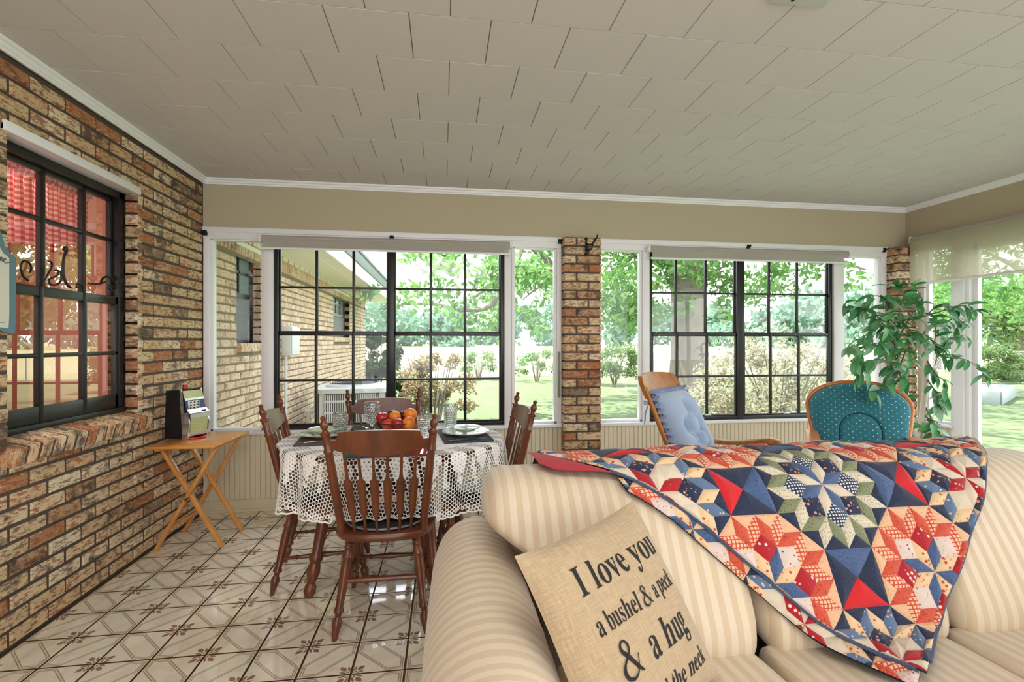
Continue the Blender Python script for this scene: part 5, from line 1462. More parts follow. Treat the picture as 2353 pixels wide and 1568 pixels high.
# ---------------------------------------------------------------- glider with teal dotted cushions
GP, GR = Vector((2.690, 2.800, 0)), PI - .62
gl = empty('glider_chair', GP, GR); tag(gl, 'oak glider armchair with rounded back in front of the corner plant', 'chair')
gb = lambda z: -.20 - .20 * max(0, z - .40) / .60
outl = []
for i in range(41):
    a = PI * i / 40; ca, sa = math.cos(a), math.sin(a)
    outl.append((.302 * math.copysign(abs(ca) ** .95, ca), .790 + .170 * sa ** .95))
outl = [(.245, .36), (.256, .50), (.272, .61), (.292, .71)] + outl + [(-.292, .71), (-.272, .61), (-.256, .50), (-.245, .36)]
swept('back_hoop', [(x, gb(z) - .012, z) for x, z in outl], .030, .045, W_GLIDE, gl, (0, 1, 0))
for i in range(7):
    x = (i - 3) * .062; MB().turned((x, gb(.42) - .015, .40), (x * 1.1, gb(.95) - .015, .935 - .5 * x * x), STR).build('spindle', W_GLIDE, gl)
MB().box(-.245, -.22, .345, .245, .26, .375, .01).build('seat_frame', W_GLIDE, gl)
for s in (-1, 1):
    swept('arm', [(s * .285, gb(.62) + .02, .608), (s * .292, -.05, .608), (s * .298, .12, .610), (s * .300, .24, .606)], [.022] * 4, .085, W_GLIDE, gl)
    for y in (-.12, -.05, .02, .09, .15, .20, .235): MB().turned((s * .285, y, .30), (s * .295, y, .604), STR).build('arm_spindle', W_GLIDE, gl)
    swept('side_rail', [(s * .285, -.26, .30), (s * .285, .27, .30)], .04, .03, W_GLIDE, gl)
    swept('glide_base', [(s * .285, -.30, .05), (s * .285, .30, .05)], .05, .04, W_GLIDE, gl)
    for y in (-.2, .2): MB().bar((s * .285, y, .05), (s * .285, y * .8, .31), .03, .03).build('glide_link', W_GLIDE, gl)
for y in (-.28, .28): MB().bar((-.285, y, .05), (.285, y, .05), .05, .03).build('base_rail', W_GLIDE, gl)
def teal():
    t = T('teal_dotted_cotton'); u = t.uv(); x, y, _ = t.xyz(u); p = .046; y = t.ma('MULTIPLY', y, 1.2)
    a = t.ma('DIVIDE', t.ma('ADD', x, y), p); b = t.ma('DIVIDE', t.ma('SUBTRACT', x, y), p)
    f = lambda q: t.ma('SUBTRACT', t.ma('FRACT', q), .5)
    d = t.ma('SQRT', t.ma('ADD', t.ma('POWER', f(a), 2.0), t.ma('POWER', f(b), 2.0)))
    c = t.mix(t.noise(u, 30, 3), C(22, 98, 116), C(40, 122, 138))
    return t.pbr(t.mix(t.ma('SUBTRACT', 1.0, t.step(d, .075, .105)), c, C(224, 236, 236)), .85, 0, t.bump(t.noise(u, 14, 3), .2, .01), Sheen_Weight=.3)
TEALM = teal()
gc = empty('back_cushion', GP, GR); tag(gc, 'teal back cushion with small white dots on the oak glider', 'cushion')
def gsh(u, v):
    # polar-ish patch over the rounded outline: u across, v up
    z = .40 + v * .556
    if z > .79: w = .306 * (max(0, 1 - ((z - .79) / .1665) ** 2)) ** .5
    else: w = .306 - .052 * ((.79 - z) / .30) ** 1.3
    return (u * 2 - 1) * (w - .012), z
def arch(x, z):
    # signed distance to the inner arched seam
    if z > .635: return math.hypot(x, (z - .635) * 1.0) - .120
    return abs(x) - .120
def gp(u, v):
    x, z = gsh(u, v); e = min(1, (1 - abs(2 * u - 1) ** 4) ** .5 + .0) * min(1, (max(0, 1 - v ** 9)) ** .5)
    h = .015 + .060 * e; a = arch(x, z); h -= .014 * math.exp(-(a / .006) ** 2); h += .010 * smooth(.0, -.05, a) if False else (.006 if a < 0 else 0) * (1 - math.exp(-(a / .02) ** 2))
    h += .0025 * math.sin(z * 60 + x * 9) * (1 if x > .05 else .3)
    return (x, gb(z) + h, z)
k = MB(); nu, nv = 90, 90; k.uv = []
k.grid(gp, nu, nv); k.uv += [gsh(i / (nu - 1), j / (nv - 1)) for i in range(nu) for j in range(nv)]
k.grid(lambda u, v: (gsh(u, v)[0], gb(gsh(u, v)[1]) + .006, gsh(u, v)[1]), 20, 20, flip=True); k.uv += [gsh(i / 19, j / 19) for i in range(20) for j in range(20)]
k.build('cushion', TEALM, gc, 80)
pt = [(.120, .41), (.120, .55)] + [(.120 * math.cos(PI * i / 24), .635 + .120 * math.sin(PI * i / 24)) for i in range(25)] + [(-.120, .55), (-.120, .41)]
def gph(x, z):
    w = max(.05, gsh(1, (z - .40) / .556)[0]); u = (x / w + 1) / 2; return Vector(gp(min(.98, max(.02, u)), (z - .40) / .556))
MB().tube([gph(x, z) + Vector((0, .003, 0)) for x, z in pt], .004, 6).build('piping', plain('dark_teal_piping', C(14, 56, 70), .8), gc)
gs = empty('seat_cushion', GP, GR); tag(gs, 'teal seat cushion with small white dots on the oak glider', 'cushion')
k = MB(); k.uv = []; sh_ = lambda u, v: ((u - .5) * .47, -.18 + v * .45)
k.grid(lambda u, v: (*sh_(u, v), .378 + .09 * (max(0, 1 - abs(2 * u - 1) ** 5)) ** .5 * (max(0, 1 - abs(2 * v - 1) ** 5)) ** .5), 30, 30); k.uv = [sh_(i / 29, j / 29) for i in range(30) for j in range(30)]
k.build('cushion', TEALM, gs, 80)

# ---------------------------------------------------------------- artificial fig tree in the corner
FP = Vector((3.46, 3.16, 0))
fg = empty('fig_tree', FP); tag(fg, 'tall leafy green artificial fig tree in the corner by the glass door', 'plant')
MB().lathe([(0, 0), (.105, 0), (.115, .01), (.150, .25), (.158, .26), (.158, .285), (.146, .285), (.140, .25), (0, .24)], n=36).build('pot', plain('woven_pot', C(128, 92, 60), .8, var=.3, scale=60, bump=.4), fg)
BARK = plain('pale_bark', C(216, 206, 192), .85, var=.2, scale=24, bump=.4, bscale=60)
pxl = lambda u, v, y=3.16: aty(u, v, y) - FP
def curve(pts, n=6):
    P_ = [Vector(p) for p in pts]; out = []
    for i in range(len(P_) - 1):
        a, b, c, d = P_[max(i - 1, 0)], P_[i], P_[i + 1], P_[min(i + 2, len(P_) - 1)]
        for q in range(n):
            t_ = q / n; out.append(.5 * ((2 * b) + (c - a) * t_ + (2 * a - 5 * b + 4 * c - d) * t_ ** 2 + (3 * b - a - 3 * c + d) * t_ ** 3))
    return out + [P_[-1]]
t1 = curve([(0.0, 0, .24), pxl(2110, 1030), pxl(2092, 955), pxl(2080, 900, 3.14), pxl(2068, 855, 3.13), pxl(2064, 790, 3.12), pxl(2062, 730, 3.12)])
t2 = curve([(0.02, .02, .24), pxl(2113, 1030, 3.17), pxl(2120, 950, 3.19), pxl(2127, 880, 3.2), pxl(2128, 800, 3.2), pxl(2126, 740, 3.2), pxl(2118, 690, 3.2)])
def taper(P_, a, b): return [a + (b - a) * i / (len(P_) - 1) for i in range(len(P_))]
for t_ in (t1, t2): MB().tube(t_, taper(t_, .024, .013), 10).build('trunk', BARK, fg)
TWIG = plain('twig_brown', C(104, 92, 74), .85, var=.2)
lm = []
def leafmat(n, c1, c2):
    t = T(n); x, y, z = t.xyz(t.obj()); r = t.rnd()
    c = t.mix(r, c1, c2); vein = t.ma('SUBTRACT', 1.0, t.step(t.ma('ABSOLUTE', x), .0006, .0020)); c = t.mix(t.ma('MULTIPLY', vein, .5), c, C(150, 190, 130))
    side = t.ma('SUBTRACT', 1.0, t.step(t.ma('ABSOLUTE', t.ma('SUBTRACT', t.ma('FRACT', t.ma('MULTIPLY', t.ma('SUBTRACT', y, t.ma('ABSOLUTE', x)), 90.0)), .5)), .05, .12))
    c = t.mix(t.ma('MULTIPLY', side, .15), c, C(150, 190, 130))
    p = t.n('BsdfPrincipled', {'Base Color': c, 'Roughness': .38}); tl = t.n('BsdfTranslucent', {'Color': c}); m = t.n('MixShader', {0: .22})
    t.t.links.new(p.outputs[0], m.inputs[1]); t.t.links.new(tl.outputs[0], m.inputs[2]); t.t.links.new(m.outputs[0], t.out.inputs[0]); return t.m
LFM = [leafmat('fig_leaf', C(46, 116, 68), C(98, 166, 108)), leafmat('fig_leaf_pale', C(96, 150, 112), C(160, 196, 168))]
def leaf_mesh(mat, bend):
    k = MB(); L_ = .088; rows = 7; vs_ = []
    for i in range(rows):
        t_ = i / (rows - 1); w = .021 * math.sin(PI * min(1, t_ * .94 + .04)) ** .75 * (1 - .25 * t_) * (1 if i < rows - 1 else .04)
        z = -bend * t_ * t_ * L_
        vs_ += [(-w, t_ * L_, z + .3 * w), (0, t_ * L_, z), (w, t_ * L_, z + .3 * w)]
    fs = []
    for i in range(rows - 1):
        for q in (0, 1): fs.append((i * 3 + q, i * 3 + q + 1, i * 3 + q + 4, i * 3 + q + 3))
    k.add(vs_, fs); return k.mesh('leaf', mat, 80)
LMS = [leaf_mesh(LFM[0], .25), leaf_mesh(LFM[0], .6), leaf_mesh(LFM[0], .1), leaf_mesh(LFM[1], .35)]
rr = random.Random(21)
LEAVES = []
def branch(start, ends, r0=.0055):
    P_ = curve([start] + ends, 5); k = MB(); k.tube(P_, taper(P_, r0, .0015), 6); k.build('branch', TWIG, fg)
    n = len(P_); acc = 0
    for i in range(2, n):
        d = (P_[i] - P_[i - 1]); acc += d.length
        while acc > .030:
            acc -= .030; LEAVES.append((P_[i].copy(), d.normalized()))
    LEAVES.append((P_[-1].copy(), d.normalized())); LEAVES.append((P_[-1].copy(), d.normalized()))
def near_pt(t_, f): return t_[int(f * (len(t_) - 1))]
BR = [(t1, .78, [(2010, 720, 3.05), (1962, 705, 3.0), (1940, 698, 3.0)]), (t1, .85, [(2020, 750, 2.98), (1985, 775, 2.94), (1950, 800, 2.92)]), (t1, .9, [(2040, 700, 3.0), (2010, 680, 2.98), (1985, 715, 2.95)]),
      (t1, .74, [(2030, 790, 3.0), (1990, 800, 2.95), (1965, 830, 2.92)]), (t1, .8, [(2040, 740, 3.0), (2035, 690, 2.97), (2045, 660, 2.97)]), (t1, .95, [(2070, 700, 3.0), (2080, 670, 2.98), (2060, 658, 3.0)]),
      (t1, .66, [(2035, 830, 3.0), (2000, 830, 2.95), (1975, 860, 2.92)]), (t1, .6, [(2060, 850, 3.0), (2030, 880, 2.95), (2005, 900, 2.93)]), (t1, .7, [(2085, 800, 3.0), (2090, 830, 2.92), (2080, 870, 2.9)]),
      (t2, .95, [(2120, 690, 3.15), (2105, 665, 3.12), (2095, 655, 3.1)]), (t2, .9, [(2150, 720, 3.12), (2190, 705, 3.08), (2225, 702, 3.06)]), (t2, .85, [(2165, 745, 3.1), (2195, 730, 3.05), (2215, 745, 3.03)]),
      (t2, .88, [(2160, 700, 3.15), (2200, 715, 3.12), (2245, 712, 3.1)]), (t2, .75, [(2160, 800, 3.1), (2180, 780, 3.05), (2215, 770, 3.03)]), (t2, .72, [(2170, 820, 3.1), (2210, 825, 3.05), (2235, 835, 3.03), (2262, 862, 3.02)]),
      (t2, .62, [(2150, 860, 3.1), (2170, 880, 3.08), (2160, 920, 3.06)]), (t2, .55, [(2150, 900, 3.12), (2165, 905, 3.1), (2150, 935, 3.08)]), (t2, .4, [(2150, 985, 3.1), (2165, 1005, 3.06), (2182, 1015, 3.05)]),
      (t2, .35, [(2140, 970, 3.12), (2150, 990, 3.08), (2140, 1015, 3.08)]), (t1, .35, [(2085, 970, 3.1), (2078, 950, 3.06), (2085, 920, 3.05)]), (t1, .3, [(2090, 1000, 3.1), (2078, 990, 3.06), (2075, 1020, 3.05)]),
      (t2, .8, [(2110, 780, 3.1), (2090, 760, 3.02), (2075, 740, 2.98)]), (t1, .88, [(2085, 740, 3.0), (2100, 715, 2.95), (2110, 700, 2.93)]), (t2, .7, [(2145, 790, 3.08), (2150, 760, 3.0), (2145, 730, 2.98)]), (t1, .72, [(2050, 770, 2.98), (2030, 745, 2.92), (2015, 735, 2.9)])]
for t_, f, pts in BR: branch(near_pt(t_, f), [pxl(*p) for p in pts])
rr.shuffle(LEAVES)
for p, d in LEAVES[:298]:
    o = link('leaf', LMS[rr.choice([0, 0, 1, 1, 2, 3, 3])], fg)
    v = (d * .45 + Vector((rr.uniform(-1, 1), rr.uniform(-1, .6), rr.uniform(-1.0, .35)))).normalized()
    up = Vector((rr.uniform(-.7, .7), rr.uniform(-.9, .2), 1)).normalized(); x = v.cross(up).normalized(); up = x.cross(v)
    s = rr.uniform(.95, 1.45)
    o.matrix_local = Matrix.Translation(p) @ Matrix((x, v, up)).transposed().to_4x4() @ Matrix.Scale(s, 4)

fol = MB()
for p, d in LEAVES[298:]:
    me = LMS[rr.choice([0, 1, 2])]
    v = (d * .45 + Vector((rr.uniform(-1, 1), rr.uniform(-1, .6), rr.uniform(-1.0, .35)))).normalized()
    up = Vector((rr.uniform(-.7, .7), rr.uniform(-.9, .2), 1)).normalized(); x = v.cross(up).normalized(); up = x.cross(v)
    M_ = Matrix.Translation(p) @ Matrix((x, v, up)).transposed().to_4x4() @ Matrix.Scale(rr.uniform(.9, 1.3), 4)
    fol.add([M_ @ w.co for w in me.vertices], [tuple(f.vertices) for f in me.polygons])
def leafmat2():
    t = T('fig_leaf_joined'); c = t.mix(t.isl(), C(44, 112, 66), C(92, 160, 104))
    p = t.n('BsdfPrincipled', {'Base Color': c, 'Roughness': .38}); tl = t.n('BsdfTranslucent', {'Color': c}); m = t.n('MixShader', {0: .22})
    t.t.links.new(p.outputs[0], m.inputs[1]); t.t.links.new(tl.outputs[0], m.inputs[2]); t.t.links.new(m.outputs[0], t.out.inputs[0]); return t.m
o = fol.build('foliage', leafmat2(), fg, 80); o['kind'] = 'stuff'
# ---------------------------------------------------------------- outdoors: ground
def ground_mat(name, c1, c2, c3, sc):
    t = T(name); p = t.pos(); n = t.noise(p, sc, 6, .65); n2 = t.noise(p, sc * 12, 4, .7)
    c = t.mix(t.step(n, .35, .65), c1, c2); c = t.mix(t.ma('MULTIPLY', t.step(n2, .5, .75), .6), c, c3)
    return t.pbr(c, 1.0, 0, t.bump(n2, .6, .05), Specular_IOR_Level=.1)
LAWN = ground_mat('lawn_grass', (0.085, 0.122, 0.058, 1), (0.105, 0.143, 0.071, 1), (0.136, 0.160, 0.095, 1), .5)
FIELD = ground_mat('hay_field', (0.218, 0.245, 0.116, 1), (0.258, 0.272, 0.143, 1), (0.286, 0.286, 0.170, 1), .08)
GZ = -.20
k = MB(); k.grid(lambda u, v: (-30 + 80 * u, YF + .12 + 17 * v, GZ + .02 * math.sin(u * 40) * math.sin(v * 9)), 60, 30); k.box(XR + .12, -30, GZ - .1, 60, YF + .12, GZ)
tag(k.build('ground', LAWN), 'mown green lawn outside the windows', None, None, 'structure')
k = MB(); k.grid(lambda u, v: (-140 + 320 * u, YF + 17.12 + 150 * v, GZ + 1.25 * v ** 1.2), 20, 30)
tag(k.build('field', FIELD), 'pale sunlit hay field beyond the wire fence', None, None, 'structure')
# unseen eave added to keep direct sun out of the room
k = MB().box(XL - .1, YF + .13, 2.46, XR + .8, YF + .62, 2.62).box(XR + .12, YB, 2.46, XR + .8, YF + .62, 2.62)
tag(k.build('roof', WHITE), 'unseen white boxed eave added over the sun room windows to block the sun', None, None, 'structure')

# ---------------------------------------------------------------- house wing continuing the brick wall outdoors
house = empty('house_wing', (XL, 7.6, GZ)); tag(house, 'tan brick house wing with white eave seen through the left windows', 'house')
inv = Vector(house.location)
def hl(p): return Vector(p) - inv
HY0, HY1, HZ = 3.98, 11.35, 2.19
hw = [(4.435, 5.02, 1.235, 2.085), (8.10, 9.46, 1.325, 2.085)]
k = MB(); xi, xo = XL - .30 - inv.x, XL - .008 - inv.x
ysp = [HY0] + [q for w in hw for q in w[:2]] + [HY1]
for i in range(0, len(ysp), 2): k.box(xi, ysp[i] - inv.y, 0, xo, ysp[i + 1] - inv.y, HZ - GZ)
for w in hw: k.box(xi, w[0] - inv.y, 0, xo, w[1] - inv.y, w[2] - GZ); k.box(xi, w[0] - inv.y, w[3] - GZ, xo, w[1] - inv.y, HZ - GZ)
k.box(xi - 4, HY1 - .2 - inv.y, 0, xo, HY1 - inv.y, HZ - GZ)
k.build('wall', MORTAR_OUT, house, 0)
cells = lay(HY0, HY1, GZ, 2.0, [(a, b, c - .065, d) for a, b, c, d in hw], start=.11)
bricks(house, cells, lambda u, z: hl((XL, u, z)), PI / 2, .09, MB_OUT, MB_OUTS, 250, lambda c: c[0] if c[1] > .35 else c[0] + 3)
sold = [brick_mesh(.058, .178, .09, MB_UPO, q) for q in range(3)]
mbs = MB(); i = 0; y = HY0 + .035
while y < HY1:
    M_ = Matrix.Translation(hl((XL, y, 2.097))) @ Matrix.Rotation(PI / 2, 4, 'Z')
    if i < 40: o = link('soldier_brick', sold[i % 3], house); o.matrix_local = M_
    else: mbs.add([M_ @ v.co for v in sold[i % 3].vertices], [tuple(p.vertices) for p in sold[i % 3].polygons])
    y += .0695; i += 1
o = mbs.build('soldier_course', brick_mat('brick_soldier_joined', 'y', .45, .4, .86), house, 0); o['kind'] = 'stuff'
SCREEN = plain('insect_screen', C(112, 116, 122), .7, var=.1); GLSK = plain('dark_window_glass', C(120, 140, 146), .06, 0, var=.1, scale=3)
for wi, (a, b, c, d) in enumerate(hw):
    w = MB(); x = XL - .095 - inv.x; m = (c + d) / 2 + .01
    w.box(x - .03, a - inv.y, c - GZ, x, a + .035 - inv.y, d - GZ).box(x - .03, b - .035 - inv.y, c - GZ, x, b - inv.y, d - GZ).box(x - .03, a - inv.y, d - .04 - GZ, x, b - inv.y, d - GZ).box(x - .03, a - inv.y, c - GZ, x, b - inv.y, c + .03 - GZ).box(x - .03, a - inv.y, m - .02 - GZ, x + .004, b - inv.y, m + .02 - GZ)
    wf = w.build('window', BLACKF, house)
    nb = 2 if wi == 0 else 4
    for q in range(1, nb): yy = a + (b - a) * q / nb; MB().box(x - .02, yy - .012 - inv.y, m - GZ, x, yy + .012 - inv.y, d - GZ).build('muntin', BLACKF, wf)
    MB().box(x - .02, a - inv.y, (m + d) / 2 - .01 - GZ, x, b - inv.y, (m + d) / 2 + .01 - GZ).build('muntin', BLACKF, wf)
    MB().box(x - .022, a + .03 - inv.y, m - GZ, x - .016, b - .03 - inv.y, d - .03 - GZ).build('pane', GLSK, wf, 0)
    MB().box(x - .012, a + .03 - inv.y, c + .03 - GZ, x - .006, b - .03 - inv.y, m - .02 - GZ).build('insect_screen', SCREEN, wf, 0)
    n = int((b - a) / .069)
    for q in range(n):
        o = link('sill_brick', brick_mesh(.056, .078, .13, MB_UPO, q % 3), house)
        o.matrix_local = Matrix.Translation(hl((XL + .035, a + (q + .5) * (b - a) / n, c - .035))) @ Matrix.Rotation(PI / 2, 4, 'Z') @ Matrix.Rotation(-.12, 4, 'X')
    MB().box(x - .02, a - .01 - inv.y, d - .005 - GZ, XL + .004 - inv.x, b + .01 - inv.y, d + .035 - GZ).build('lintel', WHITE, house, 0)
SOFF = plain('soffit_cream', C(244, 240, 224), .6, var=.03); SHG = plain('grey_shingles', C(132, 140, 138), .9, var=.2, scale=30)
for i in range(8):
    xa = XL + i * .0675; MB().box(xa + .002 - inv.x, HY0 - inv.y, HZ - .012 - GZ, xa + .0655 - inv.x, HY1 + .5 - inv.y, HZ - .002 - GZ).build('soffit_board', SOFF, house, 0)
MB().box(XL - .2 - inv.x, HY0 - inv.y, HZ - GZ, XL + .545 - inv.x, HY1 + .5 - inv.y, HZ + .012 - GZ).build('soffit_backing', SOFF, house, 0)
MB().box(XL + .54 - inv.x, HY0 - inv.y, HZ - .03 - GZ, XL + .565 - inv.x, HY1 + .52 - inv.y, HZ + .14 - GZ, .004).build('fascia', plain('fascia_white', C(240, 240, 232), .5), house)
MB().box(XL + .53 - inv.x, HY0 - inv.y, HZ + .142 - GZ, XL + .585 - inv.x, HY1 + .53 - inv.y, HZ + .335 - GZ, .004).build('roof_edge', SHG, house)
k = MB(); k.add([hl(p) for p in ((XL + .60, HY0, HZ + .30), (XL + .60, HY1 + .55, HZ + .30), (XL - 4.5, HY1 + .55, HZ + 2.1), (XL - 4.5, HY0, HZ + 2.1), (XL + .60, HY0, HZ + .34), (XL + .60, HY1 + .55, HZ + .34), (XL - 4.5, HY1 + .55, HZ + 2.16), (XL - 4.5, HY0, HZ + 2.16))],
                [(0, 3, 2, 1), (4, 5, 6, 7), (0, 1, 5, 4), (1, 2, 6, 5), (2, 3, 7, 6), (3, 0, 4, 7)]); k.build('roof', SHG, house, 0)
MB().bar(hl((XL - .15, HY0, HZ + .1)), hl((XL - .15, HY1 + .4, HZ + .1)), .3, .3).build('frieze', SOFF, house)
for q in range(12):
    o = link('brick', brick_mesh(.075, .058, .04, MB_OUT, q % 3), house); o.location = hl((XL - .045, 5.02 - .012, 1.285 + q * .07))
# meter box, hose bib
mb_ = empty('meter_box', (XL, 5.70, 1.10)); tag(mb_, 'pale grey electrical box with conduit on the outdoor brick wall', 'electrical box')
GBX = plain('box_grey', C(206, 210, 212), .5); MB().box(.002, -.13, 0, .10, .17, .32, .008).build('housing', GBX, mb_); MB().box(.10, -.12, .01, .112, .16, .31, .004).build('cover', GBX, mb_)
MB().tube([(.04, -.10, 0), (.04, -.10, -1.28)], .016, 8).build('conduit', GBX, mb_)
hb = empty('water_spigot', (XL, 6.05, .36)); tag(hb, 'white plastic water pipe with spigot by the outdoor brick wall', 'pipe')
PVC = plain('pvc_white', C(240, 240, 236), .4); MB().tube([(.16, 0, -.56), (.16, 0, .06)], .022, 10).build('riser', PVC, hb); MB().tube([(.12, 0, .07), (.32, .02, .07)], .024, 10).tube([(.30, .02, .06), (.33, .02, .0)], .014, 8).build('tap', PVC, hb)

# ---------------------------------------------------------------- air conditioner condenser
ac = empty('air_conditioner', (-1.085, 6.22, GZ), .12); tag(ac, 'light grey air conditioning condenser with slotted grille beside the brick wall', 'air conditioner')
ACM = plain('condenser_grey', C(196, 198, 198), .5, var=.04); ACD = plain('condenser_dark', C(72, 76, 80), .7)
MB().box(-.46, -.46, 0, .46, .46, .06, .01).build('pad', plain('concrete_pad', C(170, 166, 158), .9, var=.15), ac)
rp = []
for cx, cy, a0 in ((.30, .30, 0), (-.30, .30, 90), (-.30, -.30, 180), (.30, -.30, 270)):
    for q in range(5): a = math.radians(a0 + q * 22.5); rp.append((cx + .11 * math.cos(a), cy + .11 * math.sin(a)))
MB().prism(rp, lambda x, y, h: (x * .965, y * .965, .06 + h), .84).build('coil', ACD, ac, 30)
MB().prism(rp, lambda x, y, h: (x * 1.04, y * 1.04, .86 + h), .05).lathe([(.34, .91), (.32, .935), (.20, .945), (0, .945)], n=40).build('top_cap', ACM, ac, 30)
MB().prism(rp, lambda x, y, h: (x * 1.0, y * 1.0, .06 + h), .06).build('bottom_rail', ACM, ac, 30)
k = MB()
for q in range(9): r_ = .06 + q * .028; k.tube([(r_ * math.cos(2 * PI * i / 32), r_ * math.sin(2 * PI * i / 32), .952) for i in range(32)], .004, 4, closed=True)
k.build('fan_grille', ACD, ac)
k = MB()
for side in range(4):
    Rm = Matrix.Rotation(side * PI / 2, 4, 'Z')
    g = MB()
    for q in range(27):
        x = -.295 + q * .0227
        for z0, z1 in ((.13, .24), (.26, .37), (.39, .50), (.52, .63), (.65, .76), (.775, .85)): g.box(x - .0065, -.413, z0, x + .0065, -.405, z1)
    for z in (.125, .25, .38, .51, .64, .768): g.box(-.31, -.414, z - .012, .31, -.404, z + .012)
    g.box(-.36, -.40, .10, -.30, -.39, .87).box(.30, -.40, .10, .36, -.39, .87)
    g.xf(Rm); k.add(g.v, g.f)
k.build('louvre_grille', ACM, ac, 0)
MB().box(-.418, -.36, .12, -.404, -.02, .84, .004).build('service_panel', ACM, ac)
MB().box(-.36, -.425, .28, -.16, -.416, .44, .002).build('sticker', plain('sticker_white', C(238, 238, 236), .5), ac); MB().box(-.36, -.428, .40, -.16, -.424, .41).box(-.36, -.428, .35, -.16, -.424, .358).build('sticker_lines', plain('sticker_red', C(200, 90, 80), .5), ac)

# ---------------------------------------------------------------- foliage
def leafy(name, c1, c2, trans=.5):
    t = T(name); c = t.mix(t.isl(), c1, c2)
    df = t.n('BsdfDiffuse', {'Color': c}); tl = t.n('BsdfTranslucent', {'Color': c}); m = t.n('MixShader', {0: trans})
    t.t.links.new(df.outputs[0], m.inputs[1]); t.t.links.new(tl.outputs[0], m.inputs[2]); t.t.links.new(m.outputs[0], t.out.inputs[0]); return t.m
rng = np.random.default_rng(4)
def cards(centres, radii, per, size, name, mat, parent, inv_=None, squash=.8, shell=.0):
    Vs = []
    for c, r, n in zip(centres, radii, per):
        d = rng.normal(size=(n, 3)); d /= np.linalg.norm(d, axis=1)[:, None]
        rad = (shell + (1 - shell) * rng.random(n) ** .5)[:, None] * r
        p = np.array(c)[None, :] + d * rad * np.array([1, 1, squash])
        a = rng.normal(size=(n, 3)); a /= np.linalg.norm(a, axis=1)[:, None]
        b = np.cross(a, rng.normal(size=(n, 3))); b /= np.linalg.norm(b, axis=1)[:, None]
        s = size * (.6 + .8 * rng.random(n))[:, None]
        q = np.stack([p - a * s, p + b * s * .45, p + a * s, p - b * s * .45], axis=1)
        Vs.append(q)
    V = np.concatenate(Vs)
    if inv_ is not None: V = V - np.array(inv_)[None, None, :]
    return quads(name, V, mat, parent)
OAK1 = leafy('oak_leaf', (0.106, 0.234, 0.068, 1), (0.212, 0.383, 0.128, 1)); BUSHM = leafy('sunlit_bush_leaf', (.27, .265, .18, 1), (.47, .44, .34, 1), .4); BUSHB = leafy('brown_bush_leaf', (0.212, 0.159, 0.088, 1), (0.407, 0.354, 0.212, 1), .4)
DRK = leafy('dark_shrub_leaf', (0.020, 0.051, 0.020, 1), (0.054, 0.102, 0.041, 1), .3); SHR = leafy('fence_shrub_leaf', (0.095, 0.177, 0.061, 1), (0.190, 0.272, 0.116, 1)); FAR = leafy('hazed_tree_leaf', (0.102, 0.204, 0.135, 1), (0.194, 0.306, 0.223, 1), .3)  # far trees: distance haze is put into the leaf colour, paler and bluish
BRK_T = plain('oak_bark', C(124, 116, 106), .95, var=.3, scale=7, bump=.8, bscale=20)
# big oak
OP = atz(1585, 925, GZ); oak = empty('oak_tree', OP); tag(oak, 'large oak with broad grey trunk and spreading limbs on the lawn', 'tree')
tr = [OP + Vector((0, 0, -.05)), OP + Vector((0, 0, .12)), OP + Vector((0, 0, .45)), OP + Vector((-.02, 0, 1.2)), OP + Vector((-.04, 0, 2.4)), OP + Vector((0, .1, 3.6)), OP + Vector((.3, .3, 5.2)), OP + Vector((.3, .6, 7.5))]
n_ = 20; vs_ = []; rad = [.80, .62, .47, .40, .38, .42, .30, .15]
for p, r_ in zip(tr, rad):
    for q in range(n_):
        a = 2 * PI * q / n_; rr_ = r_ * (1 + .07 * math.sin(a * 5 + p.z) + (.10 * math.sin(a * 3 + 1) if r_ > .5 else 0)); vs_.append(p - OP + Vector((rr_ * math.cos(a), rr_ * math.sin(a), 0)))
k = MB(); k.add(vs_, [(i * n_ + q, i * n_ + (q + 1) % n_, (i + 1) * n_ + (q + 1) % n_, (i + 1) * n_ + q) for i in range(len(tr) - 1) for q in range(n_)]); k.build('trunk', BRK_T, oak, 60)
def limb(pts, r0, r1):
    P_ = curve([p - OP for p in pts], 6); MB().tube(P_, taper(P_, r0, r1), 8).build('limb', BRK_T, oak)
Zt = OP + Vector((0, 0, 3.3))
limb([OP + Vector((-.1, 0, 3.2)), aty(1400, 560, 10.6), aty(1275, 618, 9.8), aty(1190, 622, 9.4), aty(1130, 660, 9.2)], .20, .03)
limb([aty(1275, 618, 9.8), aty(1210, 560, 9.6), aty(1180, 610, 9.4), aty(1120, 660, 9.2), aty(1080, 690, 9.0)], .09, .03)
limb([aty(1190, 600, 9.4), aty(1130, 700, 9.3), aty(1060, 712, 9.2), aty(1000, 700, 9.2), aty(930, 700, 9.1), aty(870, 712, 9.0)], .06, .015)
limb([aty(1300, 640, 10), aty(1240, 660, 9.9), aty(1200, 690, 9.8)], .035, .012)
limb([OP + Vector((.1, 0, 3.0)), aty(1680, 640, 11.4), aty(1700, 690, 11.3)], .06, .015)
limb([OP + Vector((.1, 0, 3.2)), aty(1700, 500, 10.8), aty(1850, 560, 10.4), aty(1930, 600, 10.0), aty(1990, 620, 9.8)], .14, .02)
limb([OP + Vector((0, 0, 3.4)), OP + Vector((-2.5, 2, 5.5)), OP + Vector((-5, 3, 6.6))], .2, .04); limb([OP + Vector((0, 0, 4)), OP + Vector((1, -3, 5.5)), OP + Vector((1.5, -4.5, 6.0))], .16, .03)
cl = []
def boxc(u0, u1, v0, v1, n, y0, y1, r0, r1, dens):
    for _ in range(n):
        r_ = rng.uniform(r0, r1); cl.append((aty(rng.uniform(u0, u1), rng.uniform(v0, v1), rng.uniform(y0, y1)), r_, int(dens * r_ * r_)))
